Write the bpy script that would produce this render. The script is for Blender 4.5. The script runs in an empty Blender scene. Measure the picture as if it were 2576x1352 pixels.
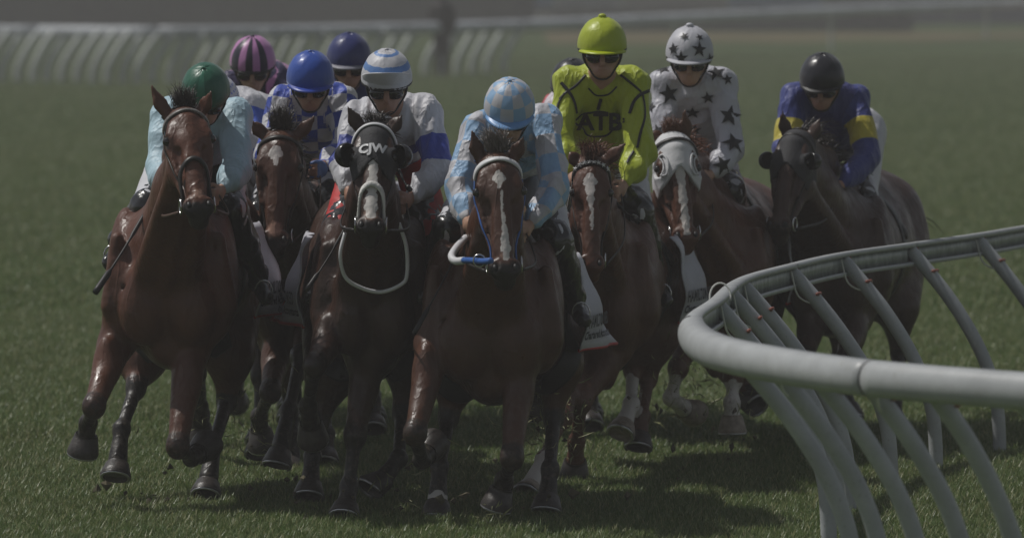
import bpy, math, random, time
import numpy as np
import openvdb
from mathutils import Vector, Matrix
from mathutils.bvhtree import BVHTree

T0 = time.time()
random.seed(7)
rng = np.random.default_rng(7)
scene = bpy.context.scene
C = scene.collection

# ------------------------------------------------------------------ camera, light, exposure
CAM_H = 2.54
FPX = 16450.0                       # focal length in pixels of a 2576 px wide picture
PITCH = math.atan((676 + 120) / FPX)
cam = bpy.data.cameras.new('camera')
cam.sensor_width = 36.0
cam.lens = FPX / 2576 * 36.0
cam.clip_start = 1.0
cam.clip_end = 3000.0
cam.dof.use_dof = True
cam.dof.focus_distance = 29.6
cam.dof.aperture_fstop = 3.6
camo = bpy.data.objects.new('camera', cam)
C.objects.link(camo)
camo.location = (0, 0, CAM_H)
camo.rotation_euler = (math.pi / 2 - PITCH, 0, 0)
scene.camera = camo

SUN = Vector((-0.50, 0.17, 0.84)).normalized()      # towards the sun
world = bpy.data.worlds.new('World')
scene.world = world
world.use_nodes = True
wn = world.node_tree
wn.nodes.clear()
wout = wn.nodes.new('ShaderNodeOutputWorld')
wbg = wn.nodes.new('ShaderNodeBackground')
wsky = wn.nodes.new('ShaderNodeTexSky')
wsky.sky_type = 'NISHITA'
wsky.sun_disc = False
wsky.sun_elevation = math.asin(SUN.z)
wsky.sun_rotation = math.atan2(SUN.x, SUN.y)
wbg.inputs[1].default_value = 0.085
whs = wn.nodes.new('ShaderNodeHueSaturation')       # a milky, whitish summer sky
whs.inputs['Saturation'].default_value = 0.38
wn.links.new(wsky.outputs[0], whs.inputs['Color'])
wn.links.new(whs.outputs[0], wbg.inputs[0])
wn.links.new(wbg.outputs[0], wout.inputs[0])
sl = bpy.data.lights.new('sun', 'SUN')
sl.energy = 4.6
sl.angle = math.radians(0.5)
sl.color = (1.0, 0.97, 0.92)
so = bpy.data.objects.new('sun', sl)
C.objects.link(so)
so.rotation_euler = SUN.to_track_quat('Z', 'Y').to_euler()
so.location = (-30, 20, 50)
scene.view_settings.view_transform = 'Standard'
scene.view_settings.look = 'None'
scene.view_settings.gamma = 1.0
scene.view_settings.exposure = -0.88
scene.view_settings.use_curve_mapping = False
scene.cycles.use_denoising = True
scene.cycles.max_bounces = 5
scene.cycles.volume_bounces = 0
scene.cycles.transparent_max_bounces = 4

cp, sp = math.cos(PITCH), math.sin(PITCH)


def W(px, py, Y):
    """the point that stands at depth Y (metres ahead) where the picture shows it at px, py"""
    a = (px - 1288) / FPX
    b = (676 - py) / FPX
    d = np.array([a, cp + b * sp, -sp + b * cp])
    return np.array([0, 0, CAM_H]) + d * (Y / d[1])


def S(Y):
    return FPX / Y


# ------------------------------------------------------------------ materials
MATS = {}


def ramp_mix(nt, fac, a, b):
    m = nt.nodes.new('ShaderNodeMix')
    m.data_type = 'RGBA'
    nt.links.new(fac, m.inputs[0])
    for k, v in ((6, a), (7, b)):
        if isinstance(v, tuple):
            m.inputs[k].default_value = (*v[:3], 1)
        else:
            nt.links.new(v, m.inputs[k])
    return m.outputs[2]


def mathn(nt, op, a, b=None, clamp=False):
    m = nt.nodes.new('ShaderNodeMath')
    m.operation = op
    m.use_clamp = clamp
    for i, v in enumerate((a, b)):
        if v is None:
            continue
        if isinstance(v, (int, float)):
            m.inputs[i].default_value = v
        else:
            nt.links.new(v, m.inputs[i])
    return m.outputs[0]


def noise(nt, scale, detail=3, rough=0.55, vec=None):
    n = nt.nodes.new('ShaderNodeTexNoise')
    n.inputs['Scale'].default_value = scale
    n.inputs['Detail'].default_value = detail
    n.inputs['Roughness'].default_value = rough
    if vec is None:
        tc = nt.nodes.new('ShaderNodeTexCoord')
        vec = tc.outputs['Object']
    nt.links.new(vec, n.inputs['Vector'])
    return n.outputs['Fac']


def new_mat(name):
    m = bpy.data.materials.new(name)
    m.use_nodes = True
    nt = m.node_tree
    b = nt.nodes['Principled BSDF']
    return m, nt, b


def mat(name, col, rough=0.6, metal=0.0, var=0.18, scale=14, bump=0.0, bscale=30, spec=0.5, sheen=0.0, coat=0.0):
    if name in MATS:
        return MATS[name]
    m, nt, b = new_mat(name)
    f = noise(nt, scale)
    f = mathn(nt, 'MULTIPLY', mathn(nt, 'SUBTRACT', f, 0.3), 2.4, True)
    dark = tuple(c * (1 - var) for c in col)
    lite = tuple(min(1, c * (1 + var * 0.6)) for c in col)
    nt.links.new(ramp_mix(nt, f, dark, lite), b.inputs['Base Color'])
    b.inputs['Roughness'].default_value = rough
    b.inputs['Metallic'].default_value = metal
    b.inputs['Specular IOR Level'].default_value = spec
    b.inputs['Sheen Weight'].default_value = sheen
    b.inputs['Coat Weight'].default_value = coat
    if bump:
        bp = nt.nodes.new('ShaderNodeBump')
        bp.inputs['Strength'].default_value = bump
        bp.inputs['Distance'].default_value = 0.01
        nt.links.new(noise(nt, bscale, 4), bp.inputs['Height'])
        nt.links.new(bp.outputs[0], b.inputs['Normal'])
    MATS[name] = m
    return m


def coat_mat(name, col, points=(0.012, 0.009, 0.008), rough=0.36):
    """horse coat: main colour, darker points and white markings from painted markings of the coat"""
    m, nt, b = new_mat(name)
    at = nt.nodes.new('ShaderNodeAttribute')
    at.attribute_name = 'coat'
    sep = nt.nodes.new('ShaderNodeSeparateColor')
    nt.links.new(at.outputs['Color'], sep.inputs[0])
    f = noise(nt, 7, 4)
    f2 = noise(nt, 60, 3)
    f = mathn(nt, 'MULTIPLY', mathn(nt, 'SUBTRACT', f, 0.3), 2.4, True)
    base = ramp_mix(nt, f, tuple(c * 0.72 for c in col), tuple(c * 1.2 for c in col))
    base = ramp_mix(nt, mathn(nt, 'MULTIPLY', f2, 0.35), base, tuple(c * 0.45 for c in col))
    w1 = mathn(nt, 'ADD', sep.outputs[1], mathn(nt, 'MULTIPLY', mathn(nt, 'SUBTRACT', f2, 0.5), 0.5))
    w1 = mathn(nt, 'MULTIPLY', mathn(nt, 'SUBTRACT', w1, 0.3), 2.5, True)
    base = ramp_mix(nt, w1, base, points)
    geo_ = nt.nodes.new('ShaderNodeNewGeometry')
    sz = nt.nodes.new('ShaderNodeSeparateXYZ')
    nt.links.new(geo_.outputs['Position'], sz.inputs[0])
    low = mathn(nt, 'SUBTRACT', 1.0, mathn(nt, 'MULTIPLY', sz.outputs[2], 1.3), True)
    mud = mathn(nt, 'MULTIPLY', mathn(nt, 'MULTIPLY', mathn(nt, 'SUBTRACT', noise(nt, 38, 5, 0.7), 0.50), 7.0, True), mathn(nt, 'MULTIPLY', low, 0.55))
    base = ramp_mix(nt, mud, base, (0.16, 0.14, 0.10))
    w2 = mathn(nt, 'ADD', sep.outputs[2], mathn(nt, 'MULTIPLY', mathn(nt, 'SUBTRACT', f2, 0.5), 0.6))
    w2 = mathn(nt, 'MULTIPLY', mathn(nt, 'SUBTRACT', w2, 0.35), 4.0, True)
    base = ramp_mix(nt, w2, base, (0.34, 0.20, 0.15))
    w3 = mathn(nt, 'ADD', sep.outputs[0], mathn(nt, 'MULTIPLY', mathn(nt, 'SUBTRACT', f2, 0.5), 0.55))
    w3 = mathn(nt, 'MULTIPLY', mathn(nt, 'SUBTRACT', w3, 0.4), 5.0, True)
    base = ramp_mix(nt, mathn(nt, 'MULTIPLY', w3, 0.85), base, (0.66, 0.63, 0.60))
    nt.links.new(base, b.inputs['Base Color'])
    r = mathn(nt, 'ADD', mathn(nt, 'MULTIPLY', noise(nt, 12, 5), 0.7), rough - 0.28)
    nt.links.new(r, b.inputs['Roughness'])
    b.inputs['Specular IOR Level'].default_value = 0.42
    bp = nt.nodes.new('ShaderNodeBump')
    bp.inputs['Strength'].default_value = 0.8
    bp.inputs['Distance'].default_value = 0.014
    tc = nt.nodes.new('ShaderNodeTexCoord')
    mp = nt.nodes.new('ShaderNodeMapping')
    mp.inputs['Scale'].default_value = (1.0, 1.0, 0.30)
    mp.inputs['Rotation'].default_value = (0.2, 0.35, 0.0)
    nt.links.new(tc.outputs['Object'], mp.inputs[0])
    st = noise(nt, 24, 3, 0.5, mp.outputs[0])
    h = mathn(nt, 'ADD', mathn(nt, 'MULTIPLY', noise(nt, 8, 3), 0.9), mathn(nt, 'MULTIPLY', st, 0.45))
    h = mathn(nt, 'ADD', h, mathn(nt, 'MULTIPLY', noise(nt, 140, 2), 0.07))
    for vs, va in ((5.0, 0.16), (9.0, 0.09)):      # veins: thin branching raised lines
        v = mathn(nt, 'ABSOLUTE', mathn(nt, 'SUBTRACT', noise(nt, vs, 2, 0.5, mp.outputs[0]), 0.5))
        v = mathn(nt, 'SUBTRACT', 1.0, mathn(nt, 'MULTIPLY', v, 40, True))
        h = mathn(nt, 'ADD', h, mathn(nt, 'MULTIPLY', v, va))
    nt.links.new(h, bp.inputs['Height'])
    nt.links.new(bp.outputs[0], b.inputs['Normal'])
    return m


def satin(name, build, rough=0.52, bump=0.55):
    """silks: build(nt, u, v, part, objvec) -> colour socket or tuple"""
    m, nt, b = new_mat(name)
    at = nt.nodes.new('ShaderNodeAttribute')
    at.attribute_name = 'cloth'
    sep = nt.nodes.new('ShaderNodeSeparateXYZ')
    nt.links.new(at.outputs['Vector'], sep.inputs[0])
    c = build(nt, sep.outputs[0], sep.outputs[1], sep.outputs[2])
    if isinstance(c, tuple):
        c = ramp_mix(nt, noise(nt, 5), tuple(x * 0.9 for x in c), c)
    nt.links.new(c, b.inputs['Base Color'])
    b.inputs['Roughness'].default_value = rough
    b.inputs['Sheen Weight'].default_value = 0.15
    bp = nt.nodes.new('ShaderNodeBump')
    bp.inputs['Strength'].default_value = bump
    bp.inputs['Distance'].default_value = 0.02
    tc = nt.nodes.new('ShaderNodeTexCoord')
    mp = nt.nodes.new('ShaderNodeMapping')
    mp.inputs['Scale'].default_value = (1.0, 1.3, 0.33)
    mp.inputs['Rotation'].default_value = (0.3, 0.5, 0.2)
    nt.links.new(tc.outputs['Object'], mp.inputs[0])
    n1 = noise(nt, 13, 2, 0.5, mp.outputs[0])
    r = mathn(nt, 'ABSOLUTE', mathn(nt, 'SUBTRACT', n1, 0.5))
    r2 = mathn(nt, 'ABSOLUTE', mathn(nt, 'SUBTRACT', noise(nt, 7, 3, 0.6, mp.outputs[0]), 0.5))
    h = mathn(nt, 'SUBTRACT', mathn(nt, 'MULTIPLY', noise(nt, 34, 2), 0.3), mathn(nt, 'ADD', mathn(nt, 'POWER', r, 0.6), mathn(nt, 'MULTIPLY', mathn(nt, 'POWER', r2, 0.6), 1.6)))
    nt.links.new(h, bp.inputs['Height'])
    nt.links.new(bp.outputs[0], b.inputs['Normal'])
    return m


def checks(a, bcol, su, sv=None, off=0.0):
    sv = sv or su

    def f(nt, u, v, part):
        i = mathn(nt, 'FLOOR', mathn(nt, 'DIVIDE', mathn(nt, 'ADD', u, 5.0 + off), su))
        j = mathn(nt, 'FLOOR', mathn(nt, 'DIVIDE', mathn(nt, 'ADD', v, 5.0), sv))
        k = mathn(nt, 'MODULO', mathn(nt, 'ADD', i, j), 2.0)
        return ramp_mix(nt, k, a, bcol)
    return f


def band(nt, x, lo, hi):
    return mathn(nt, 'MULTIPLY', mathn(nt, 'GREATER_THAN', x, lo), mathn(nt, 'LESS_THAN', x, hi))


# ------------------------------------------------------------------ mesh helpers
def link(o, parent=None):
    C.objects.link(o)
    if parent is not None:
        o.parent = parent
    return o


def props(o, label=None, cat=None, group=None, kind=None):
    if label:
        o['label'] = label
    if cat:
        o['category'] = cat
    if group:
        o['group'] = group
    if kind:
        o['kind'] = kind
    return o


def mesh_obj(name, verts, faces, m, parent=None, smooth=True, origin=None):
    verts = np.asarray(verts, dtype=float)
    org = np.zeros(3) if origin is None else np.asarray(origin, float)
    if parent is not None:
        org = np.array(parent.get('_o', [0, 0, 0]), float)
    me = bpy.data.meshes.new(name)
    me.from_pydata((verts - org).tolist(), [], [list(f) for f in faces] if not isinstance(faces, list) else faces)
    if smooth:
        me.polygons.foreach_set('use_smooth', [True] * len(me.polygons))
    me.update()
    if m is not None:
        me.materials.append(m)
    o = bpy.data.objects.new(name, me)
    link(o, parent)
    if parent is None:
        o.location = org
    o['_o'] = org.tolist()
    return o


def norm(v):
    v = np.asarray(v, float)
    return v / (np.linalg.norm(v) + 1e-12)


def tube(path, rad, seg=8, closed=False, flat=None):
    """verts, faces of a tube along path; rad a number or one per point; flat=(axis, factor)"""
    P = np.asarray(path, float)
    n = len(P)
    R = np.full(n, rad, float) if np.isscalar(rad) else np.asarray(rad, float)
    V = []
    F = []
    tan = np.zeros_like(P)
    for i in range(n):
        a = P[(i - 1) % n] if closed else P[max(i - 1, 0)]
        b = P[(i + 1) % n] if closed else P[min(i + 1, n - 1)]
        tan[i] = norm(b - a)
    up = np.array([0, 0, 1.0]) if abs(tan[0][2]) < 0.9 else np.array([1.0, 0, 0])
    s = norm(np.cross(tan[0], up))
    for i in range(n):
        s = norm(s - tan[i] * np.dot(s, tan[i]))
        t = np.cross(tan[i], s)
        for k in range(seg):
            a = 2 * math.pi * k / seg
            d = (s * math.cos(a) + t * math.sin(a)) * R[i]
            if flat is not None:
                ax = norm(flat[0])
                d = d + ax * np.dot(d, ax) * (flat[1] - 1)
            V.append(P[i] + d)
    m = n if closed else n - 1
    for i in range(m):
        for k in range(seg):
            a = i * seg + k
            b = i * seg + (k + 1) % seg
            c = ((i + 1) % n) * seg + (k + 1) % seg
            d = ((i + 1) % n) * seg + k
            F.append((a, b, c, d))
    if not closed:
        F.append(tuple(range(seg - 1, -1, -1)))
        F.append(tuple((n - 1) * seg + k for k in range(seg)))
    return V, F


def merge(parts):
    V = []
    F = []
    for v, f in parts:
        o = len(V)
        V.extend(v)
        F.extend([tuple(i + o for i in q) for q in f])
    return V, F


def ball(c, r, nu=14, nv=9, axes=None):
    r = np.array([r, r, r], float) if np.isscalar(r) else np.asarray(r, float)
    A = np.eye(3) if axes is None else np.array(axes, float)
    V = []
    F = []
    for j in range(nv + 1):
        th = math.pi * j / nv
        for i in range(nu):
            ph = 2 * math.pi * i / nu
            q = np.array([math.sin(th) * math.cos(ph), math.sin(th) * math.sin(ph), math.cos(th)]) * r
            V.append(np.asarray(c) + A.T @ q)
    for j in range(nv):
        for i in range(nu):
            F.append((j * nu + i, j * nu + (i + 1) % nu, (j + 1) * nu + (i + 1) % nu, (j + 1) * nu + i)[::-1])
    return V, F


def catmull(pts, n=8):
    P = [np.asarray(p, float) for p in pts]
    P = [2 * P[0] - P[1]] + P + [2 * P[-1] - P[-2]]
    out = []
    for i in range(1, len(P) - 2):
        for k in range(n):
            t = k / n
            a, b, c, d = P[i - 1], P[i], P[i + 1], P[i + 2]
            out.append(0.5 * ((2 * b) + (-a + c) * t + (2 * a - 5 * b + 4 * c - d) * t * t + (-a + 3 * b - 3 * c + d) * t ** 3))
    out.append(P[-2])
    return np.array(out)


# ------------------------------------------------------------------ signed distance bodies
class Body:
    def __init__(self, lo, hi, h):
        self.lo = np.asarray(lo, float)
        self.h = h
        self.n = np.maximum(2, np.ceil((np.asarray(hi) - self.lo) / h).astype(int))
        self.f = np.full(self.n, 0.5, np.float32)
        self.log = []

    def _box(self, lo, hi):
        a = np.clip(np.floor((lo - self.lo) / self.h).astype(int), 0, self.n - 1)
        b = np.clip(np.ceil((hi - self.lo) / self.h).astype(int) + 1, 1, self.n)
        if np.any(b <= a):
            return None
        g = [((np.arange(a[k], b[k]) * self.h + self.lo[k])).astype(np.float32) for k in range(3)]
        return (slice(a[0], b[0]), slice(a[1], b[1]), slice(a[2], b[2])), g[0][:, None, None], g[1][None, :, None], g[2][None, None, :]

    def _apply(self, sl, d, k, sub):
        a = self.f[sl]
        if sub:
            h = np.maximum(k - np.abs(a + d), 0) / k
            self.f[sl] = np.maximum(a, -d) + h * h * k * 0.25
        else:
            h = np.maximum(k - np.abs(a - d), 0) / k
            self.f[sl] = np.minimum(a, d) - h * h * k * 0.25

    def cone(self, p0, p1, r0, r1=None, k=0.03, ax=None, fl=1.0, sub=False):
        p0 = np.asarray(p0, float)
        p1 = np.asarray(p1, float)
        r1 = r0 if r1 is None else r1
        self.log.append((p0, p1, r0, r1))
        m = max(r0, r1) * max(1.0, fl) + k + 2 * self.h
        B = self._box(np.minimum(p0, p1) - m, np.maximum(p0, p1) + m)
        if B is None:
            return
        sl, X, Y, Z = B
        ba = p1 - p0
        L = float(np.dot(ba, ba)) + 1e-9
        x, y, z = X - p0[0], Y - p0[1], Z - p0[2]
        t = np.clip((x * ba[0] + y * ba[1] + z * ba[2]) / L, 0, 1)
        x = x - t * ba[0]
        y = y - t * ba[1]
        z = z - t * ba[2]
        d2 = x * x + y * y + z * z
        if ax is not None:
            a = norm(ax)
            c = x * a[0] + y * a[1] + z * a[2]
            d2 = np.maximum(d2 + c * c * (1 / fl ** 2 - 1), 0)
        r = r0 + (r1 - r0) * t
        self._apply(sl, (np.sqrt(d2) - r).astype(np.float32), k, sub)

    def ell(self, c, r, axes=None, k=0.03, sub=False):
        c = np.asarray(c, float)
        r = np.array([r, r, r], float) if np.isscalar(r) else np.asarray(r, float)
        A = np.eye(3) if axes is None else np.array([norm(a) for a in axes])
        m = r.max() + k + 2 * self.h
        B = self._box(c - m, c + m)
        if B is None:
            return
        sl, X, Y, Z = B
        x, y, z = X - c[0], Y - c[1], Z - c[2]
        q = 0
        g = 0
        for i in range(3):
            e = x * A[i][0] + y * A[i][1] + z * A[i][2]
            q = q + (e / r[i]) ** 2
            g = g + (e / r[i] ** 2) ** 2
        q = np.sqrt(q)
        d = q * (q - 1) / np.maximum(np.sqrt(g), 1e-4)
        d = np.where(q < 1e-3, -r.min(), d)
        self._apply(sl, d.astype(np.float32), k, sub)

    def mesh(self, crop=None):
        f = self.f
        if crop is not None:
            X = (np.arange(self.n[0]) * self.h + self.lo[0]).astype(np.float32)[:, None, None]
            Y = (np.arange(self.n[1]) * self.h + self.lo[1]).astype(np.float32)[None, :, None]
            Z = (np.arange(self.n[2]) * self.h + self.lo[2]).astype(np.float32)[None, None, :]
            f = np.maximum(f, crop(X, Y, Z).astype(np.float32))
        f = f.copy()
        f[0], f[-1] = 0.5, 0.5
        f[:, 0], f[:, -1] = 0.5, 0.5
        f[:, :, 0], f[:, :, -1] = 0.5, 0.5
        g = openvdb.FloatGrid(0.5)
        g.copyFromArray(np.clip(f, -0.5, 0.5))
        pts, quads = g.convertToQuads(0.0)
        return pts * self.h + self.lo, quads


def body_obj(name, B, m, parent=None, origin=None, crop=None, attr=None, wrinkle=None):
    pts, quads = B.mesh(crop)
    org = np.array(parent['_o'], float) if parent is not None else np.asarray(origin, float)
    me = bpy.data.meshes.new(name)
    nv, nq = len(pts), len(quads)
    me.vertices.add(nv)
    me.loops.add(nq * 4)
    me.polygons.add(nq)
    me.loops.foreach_set('vertex_index', quads[:, ::-1].astype(np.int32).ravel())
    me.polygons.foreach_set('loop_start', np.arange(nq, dtype=np.int32) * 4)
    me.polygons.foreach_set('loop_total', np.full(nq, 4, np.int32))
    me.vertices.foreach_set('co', (pts - org).astype(np.float32).ravel())
    me.polygons.foreach_set('use_smooth', np.ones(nq, bool))
    me.update(calc_edges=True)
    me.validate()
    nrm = np.zeros(nv * 3, np.float32)
    me.vertices.foreach_get('normal', nrm)
    nrm = nrm.reshape(-1, 3)
    # the winding must face outwards
    if len(pts) and np.mean(np.einsum('ij,ij->i', nrm, pts - pts.mean(0))) < 0:
        me.flip_normals()
        nrm = -nrm
    if wrinkle is not None:
        pts = pts + nrm * wrinkle(pts)[:, None]
        me.vertices.foreach_set('co', (pts - org).astype(np.float32).ravel())
        me.update()
    if attr is not None:
        aname, kind, fn = attr
        val = fn(pts, nrm).astype(np.float32)
        if kind == 'COLOR':
            a = me.attributes.new(aname, 'FLOAT_COLOR', 'POINT')
            full = np.ones((nv, 4), np.float32)
            full[:, :3] = val
            a.data.foreach_set('color', full.ravel())
        else:
            a = me.attributes.new(aname, 'FLOAT_VECTOR', 'POINT')
            a.data.foreach_set('vector', val.ravel())
    me.materials.append(m)
    o = bpy.data.objects.new(name, me)
    link(o, parent)
    if parent is None:
        o.location = org
    o['_o'] = org.tolist()
    return o, pts, quads


def bvh_of(pts, quads):
    return BVHTree.FromPolygons([tuple(p) for p in pts.tolist()], [tuple(q) for q in quads.tolist()])


def camray(px, py):
    a = (px - 1288) / FPX
    b = (676 - py) / FPX
    return Vector((0, 0, CAM_H)), Vector((a, cp + b * sp, -sp + b * cp)).normalized()


def surf_at(bvh, px, py, fallback=None):
    """where the picture shows px, py on a body: the point of its surface and the normal there"""
    o, d = camray(px, py)
    h = bvh.ray_cast(o, d)
    if h[0] is None:
        if fallback is None:
            return None, None
        q = bvh.find_nearest(Vector(W(px, py, fallback)))
        h = q
    n = h[1]
    if n.dot(d) > 0:
        n = -n
    return np.array(h[0]), np.array(n)


def strap(name, bvh, pts, width, m, parent, off=0.005, thick=0.005, closed=False, sub=5, snap=0.12, smooth=2):
    """a leather or cloth band laid on a body, through the given points"""
    pts = [np.asarray(p, float) for p in pts]
    path = catmull(pts + [pts[0]] if closed else pts, sub)
    if closed:
        path = path[:-1]
    P = []
    N = []
    for p in path:
        h = bvh.find_nearest(Vector(p))
        if h[0] is None or (Vector(p) - h[0]).length > snap:
            P.append(p)
            N.append(N[-1] if N else np.array([0, -1.0, 0]))
            continue
        q, n = np.array(h[0]), np.array(h[1])
        if np.dot(n, p - q) < 0 and np.linalg.norm(p - q) > 0.03:
            pass
        P.append(q + n * off)
        N.append(n)
    P = np.array(P)
    N = np.array(N)
    for _ in range(smooth):
        if closed:
            P = (np.roll(P, 1, 0) + 2 * P + np.roll(P, -1, 0)) / 4
            N = (np.roll(N, 1, 0) + 2 * N + np.roll(N, -1, 0)) / 4
        else:
            P[1:-1] = (P[:-2] + 2 * P[1:-1] + P[2:]) / 4
            N[1:-1] = (N[:-2] + 2 * N[1:-1] + N[2:]) / 4
    n = len(P)
    V = []
    F = []
    for i in range(n):
        a = P[(i - 1) % n] if closed else P[max(i - 1, 0)]
        b = P[(i + 1) % n] if closed else P[min(i + 1, n - 1)]
        t = norm(b - a)
        nn = norm(N[i])
        s = norm(np.cross(t, nn))
        for sx, sz in ((-1, 0), (-0.8, 1), (0.8, 1), (1, 0)):
            V.append(P[i] + s * sx * width / 2 + nn * sz * thick)
        V.append(P[i] - nn * off * 0.6)
    m_ = n if closed else n - 1
    for i in range(m_):
        j = (i + 1) % n
        for k in range(5):
            F.append((i * 5 + k, i * 5 + (k + 1) % 5, j * 5 + (k + 1) % 5, j * 5 + k))
    return mesh_obj(name, V, F, m, parent)


def decal(name, bvh, shapes, centre, nrm, m, parent, size=1.0, up=(0, 0, 1), off=0.004, roll=0.0):
    """a flat printed shape laid on a curved body. shapes: list of (verts2d, faces)"""
    n = norm(nrm)
    r = norm(np.cross(np.asarray(up, float), n))
    u = np.cross(n, r)
    if roll:
        r, u = r * math.cos(roll) + u * math.sin(roll), -r * math.sin(roll) + u * math.cos(roll)
    centre = np.asarray(centre, float)
    allv = np.array([q for v2, _ in shapes for q in v2]) * size
    x0, y0 = allv.min(0)
    x1, y1 = allv.max(0)
    xs, ys, zs_ = [], [], []
    for gx in np.linspace(x0, x1, 9):
        for gy in np.linspace(y0, y1, 7):
            p = centre + r * gx + u * gy + n * 0.10
            h = bvh.ray_cast(Vector(p), Vector(-n), 0.2)
            if h[0] is not None:
                xs.append(gx), ys.append(gy), zs_.append(np.dot(np.array(h[0]) - centre, n))
    if len(xs) > 12:
        xs, ys, zs_ = map(np.array, (xs, ys, zs_))
        A = np.stack([np.ones_like(xs), xs, ys, xs * xs, xs * ys, ys * ys], 1)
        cf, *_ = np.linalg.lstsq(A, zs_, rcond=None)
        lift = off + max(0.0, np.percentile(zs_ - A @ cf, 92)) * 0.9
    else:
        cf, lift = np.zeros(6), off
    V = []
    F = []
    for v2, fc in shapes:
        o = len(V)
        for x, y in v2:
            x, y = x * size, y * size
            z = float(np.dot(cf, [1, x, y, x * x, x * y, y * y])) + lift
            V.append(centre + r * x + u * y + n * z)
        F.extend([tuple(i + o for i in f) for f in fc])
    return mesh_obj(name, V, F, m, parent)


def star2d(r=1.0, inner=0.4):
    V = [(0, 0)]
    for ring in (0.5, 1.0):
        for k in range(10):
            rr = (r if k % 2 == 0 else inner * r) * ring
            a = math.pi / 2 + math.pi * k / 5
            V.append((rr * math.cos(a), rr * math.sin(a)))
    F = []
    for k in range(10):
        k2 = (k + 1) % 10
        F.append((0, 1 + k, 1 + k2))
        F.append((1 + k, 11 + k, 11 + k2, 1 + k2))
    return [(V, F)]


def text2d(s, size=1.0, bold=0.02, spacing=1.0):
    cu = bpy.data.curves.new('txt', 'FONT')
    cu.body = s
    cu.size = size
    cu.align_x = 'CENTER'
    cu.align_y = 'CENTER'
    cu.offset = bold
    cu.space_character = spacing
    cu.resolution_u = 3
    ob = bpy.data.objects.new('txt', cu)
    C.objects.link(ob)
    dg = bpy.context.evaluated_depsgraph_get()
    me = ob.evaluated_get(dg).to_mesh()
    import bmesh
    bm = bmesh.new()
    bm.from_mesh(me)
    bmesh.ops.triangulate(bm, faces=bm.faces)
    V = [(v.co.x, v.co.y) for v in bm.verts]
    F = [tuple(v.index for v in f.verts) for f in bm.faces]
    bm.free()
    ob.evaluated_get(dg).to_mesh_clear()
    bpy.data.objects.remove(ob)
    bpy.data.curves.remove(cu)
    return [(V, F)]


def waves(seed, freq, amp):
    r = np.random.default_rng(seed)
    K = r.normal(size=(8, 3)) * freq * np.array([1.3, 1.0, 0.7])
    ph = r.uniform(0, 6.28, 10)

    def f(p):
        w = 0
        for k, h in zip(K, ph):
            w = w + np.sin(p @ k + h)
        return amp * (0.75 - np.abs(w / 2.2)) 
    return f


# ------------------------------------------------------------------ shared materials
M_LEATHER = mat('black_leather', (0.018, 0.015, 0.014), 0.45)
M_BROWNL = mat('brown_leather', (0.07, 0.03, 0.015), 0.5)
M_STEEL = mat('bit_steel', (0.6, 0.6, 0.6), 0.25, 1.0)
M_HOOF = mat('hoof_horn', (0.05, 0.042, 0.038), 0.42, var=0.5, scale=30, bump=0.3, bscale=60)
M_HOOFP = mat('pale_hoof_horn', (0.30, 0.25, 0.2), 0.5, var=0.4, scale=30, bump=0.3)
M_SHOE = mat('aluminium_shoe', (0.6, 0.6, 0.62), 0.35, 0.9)
M_EYE = mat('horse_eye', (0.008, 0.006, 0.005), 0.08, spec=0.8)
M_MANE = mat('dark_mane_hair', (0.02, 0.014, 0.011), 0.38, bump=0.3, scale=60)
M_MANER = mat('red_mane_hair', (0.13, 0.045, 0.02), 0.4, bump=0.3, scale=60)
M_MANEG = mat('grizzled_forelock_hair', (0.16, 0.14, 0.13), 0.35, bump=0.3, scale=60)
M_SKIN = mat('rider_skin', (0.46, 0.27, 0.19), 0.5, scale=20, var=0.15)
M_SKIND = mat('tanned_skin', (0.36, 0.19, 0.13), 0.5, scale=20, var=0.15)
M_WHITEC = mat('white_cloth', (0.50, 0.50, 0.55), 0.6, var=0.06, bump=0.5, bscale=18)
M_BREECH = mat('white_breeches_cloth', (0.58, 0.58, 0.62), 0.6, var=0.06, bump=0.5, bscale=22)
M_BOOT = mat('polished_black_boot', (0.014, 0.014, 0.016), 0.22, bump=0.5, bscale=22, spec=0.6, coat=0.3)
M_LENS = mat('dark_lens', (0.01, 0.01, 0.012), 0.08, spec=0.8)
M_RUBBER = mat('black_rubber', (0.02, 0.02, 0.02), 0.5)
M_BLACK = mat('black_trim', (0.012, 0.012, 0.014), 0.5)
M_RED = mat('red_trim', (0.45, 0.02, 0.02), 0.5)
M_NAVYP = mat('navy_print', (0.02, 0.02, 0.05), 0.5)
M_HAIRR = mat('rider_hair', (0.03, 0.02, 0.015), 0.6)
M_SHEEP = mat('white_sheepskin', (0.72, 0.71, 0.68), 0.85, bump=0.6, bscale=90)
M_WHITEB = mat('white_bridle', (0.7, 0.7, 0.72), 0.45, var=0.08)
M_BLUEB = mat('blue_bridle', (0.04, 0.13, 0.42), 0.4, var=0.1)
COATS = {
    'bay': coat_mat('bay_coat', (0.088, 0.036, 0.021)),
    'redbay': coat_mat('red_bay_coat', (0.118, 0.044, 0.025)),
    'dark': coat_mat('dark_brown_coat', (0.055, 0.026, 0.018)),
    'chestnut': coat_mat('chestnut_coat', (0.108, 0.044, 0.026), points=(0.10, 0.03, 0.014)),
    'black': coat_mat('near_black_coat', (0.050, 0.030, 0.024)),
}


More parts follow.
